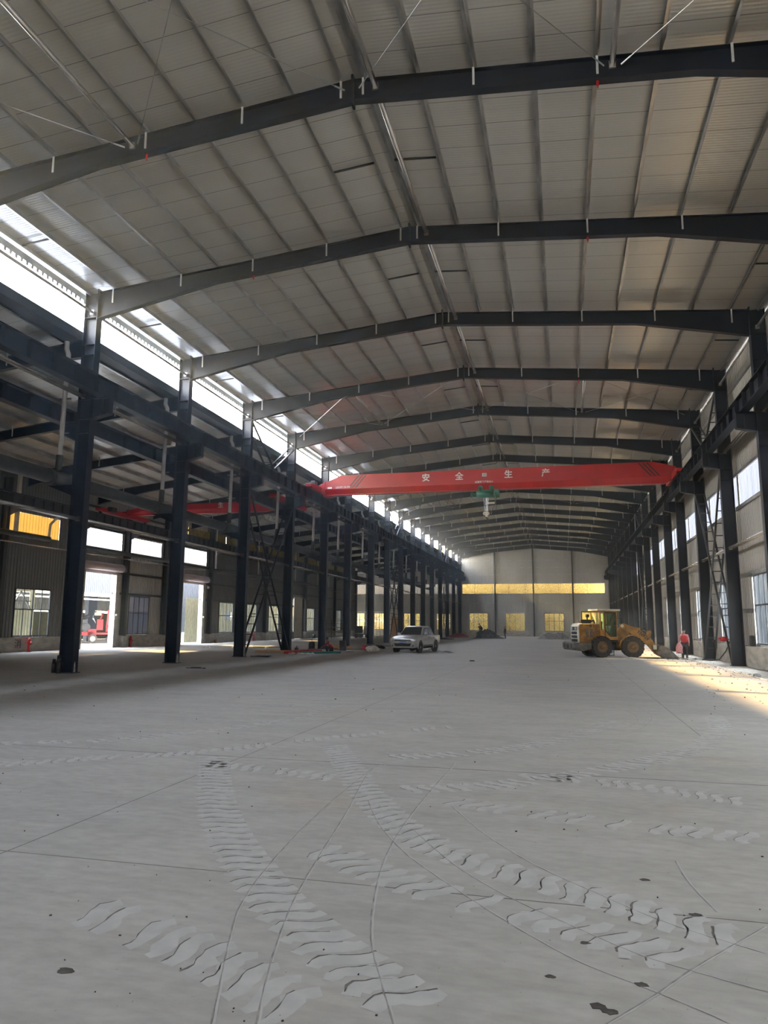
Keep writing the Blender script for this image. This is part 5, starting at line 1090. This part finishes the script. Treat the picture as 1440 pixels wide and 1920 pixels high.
cloth_lump('plastic_bag', -12.7, 48.9, .5, .35, .42, 'plastic_white', 'crumpled white plastic bag left of the pickup truck', 'bag', 34, 24)
cloth_lump('rag_bundle', -13.9, 54.5, 1.2, .5, .34, 'black', 'dark bundle with straps on a board behind the squatting person', 'bundle', 35)
cloth_lump('tool_pile', -16.3, 52.9, 2.0, .6, .32, 'wood', 'yellowish pile of straps and tools by the fifth left column', 'tools', 36, 20)
m = MB(); m.bx(-1.8, 1.8, -.3, .3, 0, .05); o = m.build('dark_plank', 'black'); o.location = (-15.6, 52.2, 0); tag(o, 'long dark board under the yellowish pile', 'board')
m = MB(); m.bx(-.7, .7, -.08, .08, 0, .05); o = m.build('dark_plank', 'bucket'); o.location = (-14.4, 47.3, 0); tag(o, 'short brown plank on the floor right of the squatting person', 'plank')
m = MB(); m.tube((0, 0, .28), (.3, 0, .28), .27, 20); o = m.build('cable_reel', 'black', None, False); q = MB(); q.box((.15, 0, .03), (.4, .5, .06)); q.tube((.15, 0, .55), (.15, .1, .9), .02, 6); q.build('stand', 'darkgrey', o); o.location = (-18.4, 52.0, 0); tag(o, 'round black reel standing left of the squatting person', 'reel')
m = MB(); m.box((0, 0, .35), (.4, .4, .7)); m.path([(.1, 0, .7), (.3, 0, 1.2), (.32, 0, 1.9)], .025, 8); o = m.build('welding_machine', 'black', None, False, .04); q = MB()
for y in (-.22, .22): q.tube((0, y - .03, .15), (0, y + .03, .15), .15, 14)
q.build('wheels', 'rubber', o); o.location = (-15.1, 49.6, 0); tag(o, 'black wheeled machine with an upright handle behind the squatting person', 'machine')
cloth_lump('rag_bundle', -11.9, 54.2, .8, .25, .16, 'black', 'flat dark scraps left of the pickup truck', 'scraps', 37, 9)
m = MB(); m.bx(-1.6, 1.6, -.9, .9, 0, .03); o = m.build('dark_mat', 'black'); o.location = (-14.0, 62.0, 0); q = MB(); q.box((0.1, 0, .3), (.35, .3, .5)); q.box((-.3, .1, .2), (.3, .3, .34)); q.build('red_cans', 'red', o, bev=.04); tag(o, 'dark board with red cans behind the white plastic bag', 'board')
for k, (x, y, r) in enumerate(((-26.0, 50.8, .12), (-24.5, 52.3, .1), (-21.8, 51.7, .1))):
    cloth_lump('paper_scrap', x, y, r * 8, r * 3, r * 1.3, 'plastic_white', ['white scrap on the sunlit floor before the near roller door', 'white scraps on the floor before the far roller door', 'small pale litter left of the third column'][k], 'litter', 40 + k, 7)
m = MB(); m.bx(-1.2, 1.2, -.2, .2, 0, .05); m.bx(-.3, 1.6, .3, .5, 0, .04); o = m.build('dark_plank', 'black'); o.location = (-22.8, 54.5, 0); tag(o, 'dark strips on the floor before the far roller door', 'strips')
heap('dust_pile', -8.0, -7.1, 48.4, 49.3, .12, 'stone', 'small pale pile of sweepings right of the pickup truck', 'pile', 44)
m = MB(); m.bx(-.12, .12, -.06, .06, 0, .05); o = m.build('brick_piece', 'black'); o.location = (-4.6, 38.0, 0); tag(o, 'single dark scrap in the middle of the open floor', 'scrap')
m = MB()
for z in (.05, .1): m.bx(-1.9, 1.9, -1.1, 1.1, z - .05, z)
o = m.build('dark_mat', 'black'); o.location = (-15.9, 95.5, 0); tag(o, 'flat dark platform on the floor near the far left columns', 'platform'); q = MB(); q.bx(-1.5, 1.2, -.7, .6, .1, .22); q.build('top_sheets', 'darkgrey', o)
# rack, carts, hydrants
rk = empty('pipe_rack', (-29.6, 92.0, 0), .3); tag(rk, 'dark metal rack holding bars near the side bay wall', 'rack')
m = MB()
for x in (-1.6, 0, 1.6):
    for y in (-.4, .4): m.bx(x - .03, x + .03, y - .03, y + .03, 0, 2.3)
for z in (.3, .85, 1.4, 1.95, 2.28):
    for y in (-.4, .4): m.bx(-1.63, 1.63, y - .025, y + .025, z - .03, z + .03)
m.build('frame', 'black', rk); m = MB(); rr = random.Random(3)
for z in (.36, .91, 1.46):
    for k in range(5): m.tube((-1.5 - rr.random() * .3, -.3 + k * .14, z), (1.5 + rr.random() * .3, -.3 + k * .14, z), .04, 8)
m.build('stored_bars', 'galv', rk)
ct = empty('generator_cart', (-27.0, 98.5, 0), .2); tag(ct, 'dark and grey wheeled cart beside the sixth left column', 'cart')
m = MB(); m.box((-.7, 0, 1.15), (1.1, 1.0, 1.0)); m.build('dark_hood', 'black', ct, bev=.06); m = MB(); m.box((.55, 0, 1.1), (1.0, 1.0, 1.2)); m.build('grey_tank', 'galv', ct, bev=.06)
for x in (-1.0, -.4, .5, 1.0):
    for y in (-.45, .45): m = MB(); m.tube((x, y - .06, .28), (x, y + .06, .28), .28, 14); m.build('wheel', 'rubber', ct)
m = MB(); m.bx(-1.3, 1.3, -.4, .4, .45, .6); m.build('deck', 'darkgrey', ct)
fn = empty('guard_fence', (-28.2, 104.5, 0), .15); tag(fn, 'slim dark railing behind the wheeled cart', 'railing')
m = MB()
for k in range(9): m.bx(-2 + k * .5 - .02, -2 + k * .5 + .02, -.02, .02, 0, 2.6)
for z in (.1, 1.4, 2.6): m.bx(-2, 2, -.02, .02, z - .02, z + .02)
m.build('bars', 'black', fn)
m = MB(); m.prism([(0, 0), (1.1, 0), (.95, 2.7), (.1, 2.9)], 'y', -.02, .02); o = m.build('plywood_board', 'wood'); o.location = (-19.3, 82.0, 0); o.rotation_euler = (-.12, 0, .3); tag(o, 'tall plywood board leaning beside the far left lattice brace', 'board')
def hydrant(x, y, label):
    m = MB(); m.tube((0, 0, 0), (0, 0, .74), .075, 16); m.tube((0, 0, 0), (0, 0, .05), .14, 16); m.tube((0, 0, .66), (0, 0, .72), .11, 16); o = m.build('fire_hydrant', 'red', None, True); o.location = (x, y, 0)
    q = MB(); q.ball((0, 0, .76), .09, 12, 8); q.tube((0, 0, .8), (0, 0, .88), .03, 8); q.build('cap', 'red', o, True)
    q = MB(); q.tube((0, -.17, .58), (0, .17, .58), .055, 12); q.tube((.0, 0, .5), (.17, 0, .5), .06, 12); q.build('outlets', 'red', o, True); tag(o, label, 'hydrant')
hydrant(-32.45, 39.35, 'red fire hydrant below the nearest side bay window'); hydrant(-32.4, 50.35, 'red fire hydrant left of the white window between the roller doors'); hydrant(-32.4, 73.4, 'distant red hydrant behind the left lattice brace')
base = bpy.data.objects['baseboard_left']
t = text('消', 0.62, 'black', base, 'lettering', (XO + 0.165, 38.75, 0.47), (PI / 2, 0, PI / 2), bold=0.004)
m = MB(); m.box((0, 0, .12), (.24, .18, .24)); m.tube((0, 0, .24), (0, 0, .34), .04, 8); o = m.build('orange_can', 'yellow', None, False, .02); o.location = (-32.3, 64.3, 0); tag(o, 'small orange yellow can by the foot of the wall right of the far roller door', 'can')
m = MB(); m.tube((0, 0, 0), (0, 0, .55), .22, 18); o = m.build('gas_bottle', 'black', None, True); o.location = (-32.2, 92.6, 0); tag(o, 'dark round drum against the side bay wall', 'drum')
m = MB(); m.box((0, 0, .15), (.2, .2, .3)); m.tube((0, 0, .3), (0, 0, .42), .03, 8); o = m.build('water_bottle', 'darkgrey', None, False, .03); o.location = (-17.2, 46.0, 0); tag(o, 'dark bottle at the foot of the fourth left column', 'bottle')
# items along the right wall
cloth_lump('red_cloth', 7.7, 39.2, .16, .2, .22, 'cloth_red', 'red cloth hanging on the right lattice brace', 'cloth', 51, 8).location.z = 1.15
m = MB(); m.path([(8.35, 40.9, 1.2), (8.2, 41.4, .6), (8.0, 42.2, .12), (7.7, 43.0, .04), (7.4, 43.6, .04)], .03, 8); tag(m.build('hose', 'black', None, True), 'black hose hanging to the ground between the right columns', 'hose')
m = MB(); m.box((8.5, 37.2, 1.2), (.16, .32, .5)); tag(m.build('dark_bag', 'black', None, False, .05), 'dark bag on the wall base right of the nearest lattice foot', 'bag')
m = MB(); m.box((8.4, 45.9, 1.0), (.2, .3, .06)); m.box((8.42, 45.6, 1.03), (.15, .2, .12)); tag(m.build('orange_gloves', 'yellow', None, False, .02), 'orange gloves lying on the right wall base', 'gloves')
rng = random.Random(61)
for k, (x, y, s) in enumerate(((6.9, 29.8, .12), (6.95, 31.1, .05), (6.3, 44.6, .07), (5.7, 45.2, .06), (7.3, 45.1, .07))):
    m = MB(); m.ball((0, 0, s * .5), s, 8, 6, (1.2, .9, .7)); o = m.build('stone', 'stone'); o.location = (x, y, 0); tag(o, ['dark stone on the slab edge at the right picture edge', 'small stone just beyond the dark one on the slab edge', 'stone left of the walking person', 'stone at the tip of the loader bucket', 'stone right of the walking person'][k], 'stone')

# ------------------------------------------------------------------ joints and tyre prints on the floor
def smooth_path(pts, step):
    P_ = [Vector((*p, 0)) for p in pts]; out = []
    for i in range(len(P_) - 1):
        p0, p1, p2, p3 = P_[max(i - 1, 0)], P_[i], P_[i + 1], P_[min(i + 2, len(P_) - 1)]; n = max(2, int((p2 - p1).length / 0.02))
        for k in range(n):
            t = k / n; out.append(0.5 * ((2 * p1) + (p2 - p0) * t + (2 * p0 - 5 * p1 + 4 * p2 - p3) * t * t + (3 * p1 - p0 - 3 * p2 + p3) * t ** 3))
    out.append(P_[-1]); res = [out[0]]; acc = 0
    for a, b in zip(out[:-1], out[1:]):
        acc += (b - a).length
        if acc >= step: res.append(b); acc = 0
    return res
def ribbon(m, pts, w, z0, z1, wob=0.0, r_=random):
    n = len(pts); vs = []
    for i, p_ in enumerate(pts):
        d = (pts[min(i + 1, n - 1)] - pts[max(i - 1, 0)]); d.z = 0; d.normalize(); q = Vector((-d.y, d.x, 0)); ww = (w[i] if isinstance(w, list) else w) / 2 * (1 + wob * r_.uniform(-1, 1)); o_ = q * (r_.uniform(-wob, wob) * ww)
        vs += [p_ + q * ww + o_ + Vector((0, 0, z0)), p_ + q * ww * 0.8 + o_ + Vector((0, 0, z1)), p_ - q * ww * 0.8 + o_ + Vector((0, 0, z1)), p_ - q * ww + o_ + Vector((0, 0, z0))]
    m.add(vs, [(4 * i + k, 4 * i + 4 + k, 4 * i + 5 + k, 4 * i + 1 + k) for i in range(n - 1) for k in range(3)])
for lab, pts in (('saw cut joint crossing the foreground nearest the camera', [(-9, 5.28), (6.7, 5.27)]), ('second saw cut joint crossing the foreground', [(-18, 9.7), (-9.3, 9.66), (-2.3, 9.63), (6.7, 9.62)]),
                 ('lengthwise floor joint left of the middle', [(-4.42, 3.6), (-4.37, 9), (-4.33, 20), (-4.3, 45)]), ('lengthwise floor joint on the right side', [(2.2, 13.5), (2.2, 20), (2.2, 45)]),
                 ('cross joint in the floor before the pickup truck', [(-18, 33.8), (-8, 34.4), (1, 35.2), (6.7, 35.6)])):
    trim_no[0] += 1; m = MB(); ribbon(m, smooth_path(pts, 0.12), 0.011 if pts[0][1] < 20 and 'second' not in lab else 0.02, 0.0003, 0.0012, 0.25, random.Random(2)); struct(m.build('trim_%d' % trim_no[0], 'joint'), lab, 'floor joint')

TR = {
'T1': [(-4.85,9.70), (-4.23,8.53), (-3.46,7.09), (-2.84,6.09), (-2.33,5.38), (-1.90,4.83), (-1.54,4.45), (-1.21,4.13), (-0.91,3.88), (-0.62,3.64)],
'T2': [(-3.49,11.05), (-2.72,9.30), (-2.11,7.94), (-1.54,6.89), (-1.06,6.26), (-0.59,5.90), (-0.19,5.65), (0.24,5.40), (0.69,5.11), (1.08,4.87)],
'T3': [(-2.12,5.83), (-1.87,5.90), (-1.48,5.60), (-1.15,5.40), (-0.78,5.21), (-0.41,5.08), (-0.04,4.92), (0.32,4.74), (0.71,4.54), (0.96,4.39)],
'T4': [(-8.78,9.52), (-7.82,9.95), (-7.01,10.40), (-6.32,11.31), (-5.66,12.37), (-5.14,13.95), (-5.05,16.52)],
'T5': [(-7.40,8.05), (-6.83,8.51), (-6.13,9.12), (-5.35,9.60), (-4.61,10.47), (-3.86,11.49), (-3.02,12.41), (-1.90,13.56)],
'T6': [(-2.47,10.16), (-1.78,10.53), (-1.09,11.10), (-0.42,11.94), (0.25,13.31), (0.91,15.34)],
'T7': [(-1.89,8.27), (-1.38,8.47), (-0.81,8.80), (-0.15,9.41), (0.58,10.24), (1.38,11.35), (2.10,12.67), (2.73,14.72), (2.99,16.87)],
'T8': [(-1.29,7.92), (-0.71,7.73), (-0.13,7.56), (0.40,7.41), (0.99,7.34), (1.67,7.23)],
'T9': [(-0.66,9.37), (0.10,9.35), (0.80,9.16), (1.44,8.87), (1.99,8.54)],
'T10': [(-3.10,4.42), (-2.68,4.27), (-2.26,4.10), (-1.87,3.93), (-1.54,3.74), (-1.27,3.55), (-1.12,3.42)],
'T11': [(-4.69,9.12), (-3.93,8.96), (-3.23,8.81), (-2.61,8.60)],
'L1': [(-1.62,3.34), (-1.77,3.74), (-1.95,4.22), (-2.10,4.68), (-2.21,5.29), (-2.33,6.40), (-2.40,7.73), (-2.42,9.39), (-2.34,9.67)],
'L2': [(-1.42,3.39), (-1.56,3.85), (-1.71,4.44), (-1.83,5.05), (-1.95,5.88), (-2.13,7.23), (-2.40,9.04), (-2.33,9.64)],
'L3': [(-0.81,3.55), (-0.97,3.95), (-1.15,4.43), (-1.30,5.09), (-1.42,5.88), (-1.48,6.81), (-1.49,8.11), (-1.46,9.66), (-1.47,10.04)],
'L4': [(-2.05,7.71), (-1.71,6.84), (-1.29,6.05), (-0.80,5.38), (-0.36,4.84), (0.01,4.45), (0.33,4.23), (0.56,4.07), (0.72,3.94)],
'L5': [(-1.37,6.75), (-0.88,5.89), (-0.43,5.32), (0.02,4.90), (0.36,4.61), (0.69,4.44), (0.95,4.33)],
'L6': [(-1.17,7.71), (-0.75,6.80), (-0.28,6.05), (0.17,5.53), (0.57,5.12), (1.06,4.80)],
'L7': [(0.80,6.41), (0.82,5.92), (0.91,5.37)],
'L8': [(0.12,3.79), (0.37,4.13), (0.62,4.50), (0.88,4.85), (1.17,5.24)],
'L9': [(-4.44,5.74), (-4.40,6.61), (-4.37,7.86), (-4.35,9.22), (-4.29,11.66), (-4.34,16.75), (-4.29,23.36)],
'L10': [(0.65,17.72), (1.14,17.32), (1.40,16.39), (1.33,15.06), (1.02,14.21)],
'L11': [(1.47,18.57), (1.72,16.98), (1.64,15.57), (1.28,14.08), (0.85,13.17)],
}

TLAB = {'T1': 'bold chevron tyre track running from centre left to the bottom edge', 'T2': 'long chevron tyre track curving to the right picture edge', 'T3': 'chevron tyre track just below the long curving one on the right',
 'T4': 'upper of two flat chevron tracks at the left picture edge', 'T5': 'lower of two flat chevron tracks at the left picture edge', 'T6': 'faint chevron track rising right of the middle',
 'T7': 'chevron track bending sharply back on the right', 'T8': 'chevron track between the bending one and the long one at right', 'T9': 'short faint chevron track at the right edge above the others', 'T10': 'chevron track at the bottom left heading to the bottom edge', 'T11': 'short faint chevron track starting at the top of the bold one'}
LLAB = {'L1': 'thin wheel line curving from the bottom left up to the middle', 'L2': 'thin double wheel line right of the first curving line', 'L3': 'thin wheel line rising from the bottom middle', 'L4': 'thin wheel line crossing the chevrons towards the lower right corner',
 'L5': 'thin wheel line along the lower chevron track at right', 'L6': 'thin wheel line above the long chevron track at right', 'L7': 'short thin scrape on the right foreground', 'L8': 'thin line rising from the bottom edge to the right edge',
 'L10': 'small curved wheel line right of the middle', 'L11': 'larger curved wheel line beside the small one'}
for key, pts in TR.items():
    pts = [tuple(p) for p in pts]; r_ = random.Random(hash(key) % 1000 if False else sum(map(ord, key)) * 7)
    if key[0] == 'T':
        strong = {'T1': 1.0, 'T2': 0.95, 'T3': 0.7, 'T10': 0.75}.get(key, 0.6); c = smooth_path(pts, 0.165); m = MB(); e = MB(); W_ = 0.40 if key not in ('T4', 'T5') else 0.34
        for i in range(1, len(c) - 1):
            if r_.random() > 0.25 + 0.75 * strong + 0.1: continue
            T_ = (c[i + 1] - c[i - 1]); T_.z = 0; T_.normalize(); N_ = Vector((-T_.y, T_.x, 0)); sg = 1 if key in ('T1', 'T3', 'T5', 'T8') else -1
            line = []
            for k in range(9):
                u = -1 + k / 4; line.append(c[i] + N_ * (u * W_ / 2) + T_ * (sg * 0.055 * math.sin(u * 2.4) + 0.03 * u * u + r_.uniform(-.006, .006)))
            ws = [0.135 * (0.6 + 0.4 * math.cos(-1.25 + 2.5 * k / 8)) * (0.75 + 0.4 * r_.random()) * (0.7 + 0.3 * strong) for k in range(9)]
            ribbon(m, line, ws, 0.0003, 0.0022, 0.16, r_)
            if r_.random() < 0.5 + 0.5 * strong:
                a = r_.randint(0, 1); b = r_.randint(7, 9); el = [line[k] - T_ * (ws[k] * 0.5) for k in range(a, b)]; ribbon(e, el, [0.004 + 0.016 * r_.random() * strong for _ in el], 0.0008, 0.0022, 0.3, r_)
        o = m.build('tyre_track', 'dust', None, True); e.build('scrape_marks', 'dust_edge', o); tag(o, TLAB[key], 'tyre track', 'chevron tyre tracks')
    elif key in LLAB:
        m = MB(); c = smooth_path(pts, 0.05); ribbon(m, c, 0.008, 0.0016, 0.0024, 0.4, r_); o = m.build('wheel_line', 'line')
        m = MB(); ribbon(m, [p + Vector((0.012, 0, 0)) for p in c], 0.012, 0.0004, 0.0018, 0.3, r_); m.build('dust_ridge', 'dust', o); tag(o, LLAB[key], 'wheel line', 'thin wheel lines')

# ------------------------------------------------------------------ dusty air inside the hall
hm = bpy.data.materials.new('dusty air'); hm.use_nodes = True; n = hm.node_tree; n.nodes.clear()
o_ = n.nodes.new('ShaderNodeOutputMaterial'); vs_ = n.nodes.new('ShaderNodeVolumeScatter'); vs_.inputs['Color'].default_value = (0.72, 0.87, 1.0, 1); vs_.inputs['Density'].default_value = 0.0012; vs_.inputs['Anisotropy'].default_value = 0.55
n.links.new(vs_.outputs[0], o_.inputs['Volume'])
m = MB(); m.bx(-32.7, 8.5, 1.0, 129.3, 0.02, 16.0); hz_ = m.build('dust_haze', hm); tag(hz_, 'thin dusty haze in the air of the hall lit through the clerestory', 'haze', kind='stuff')
SC.cycles.volume_bounces = 0
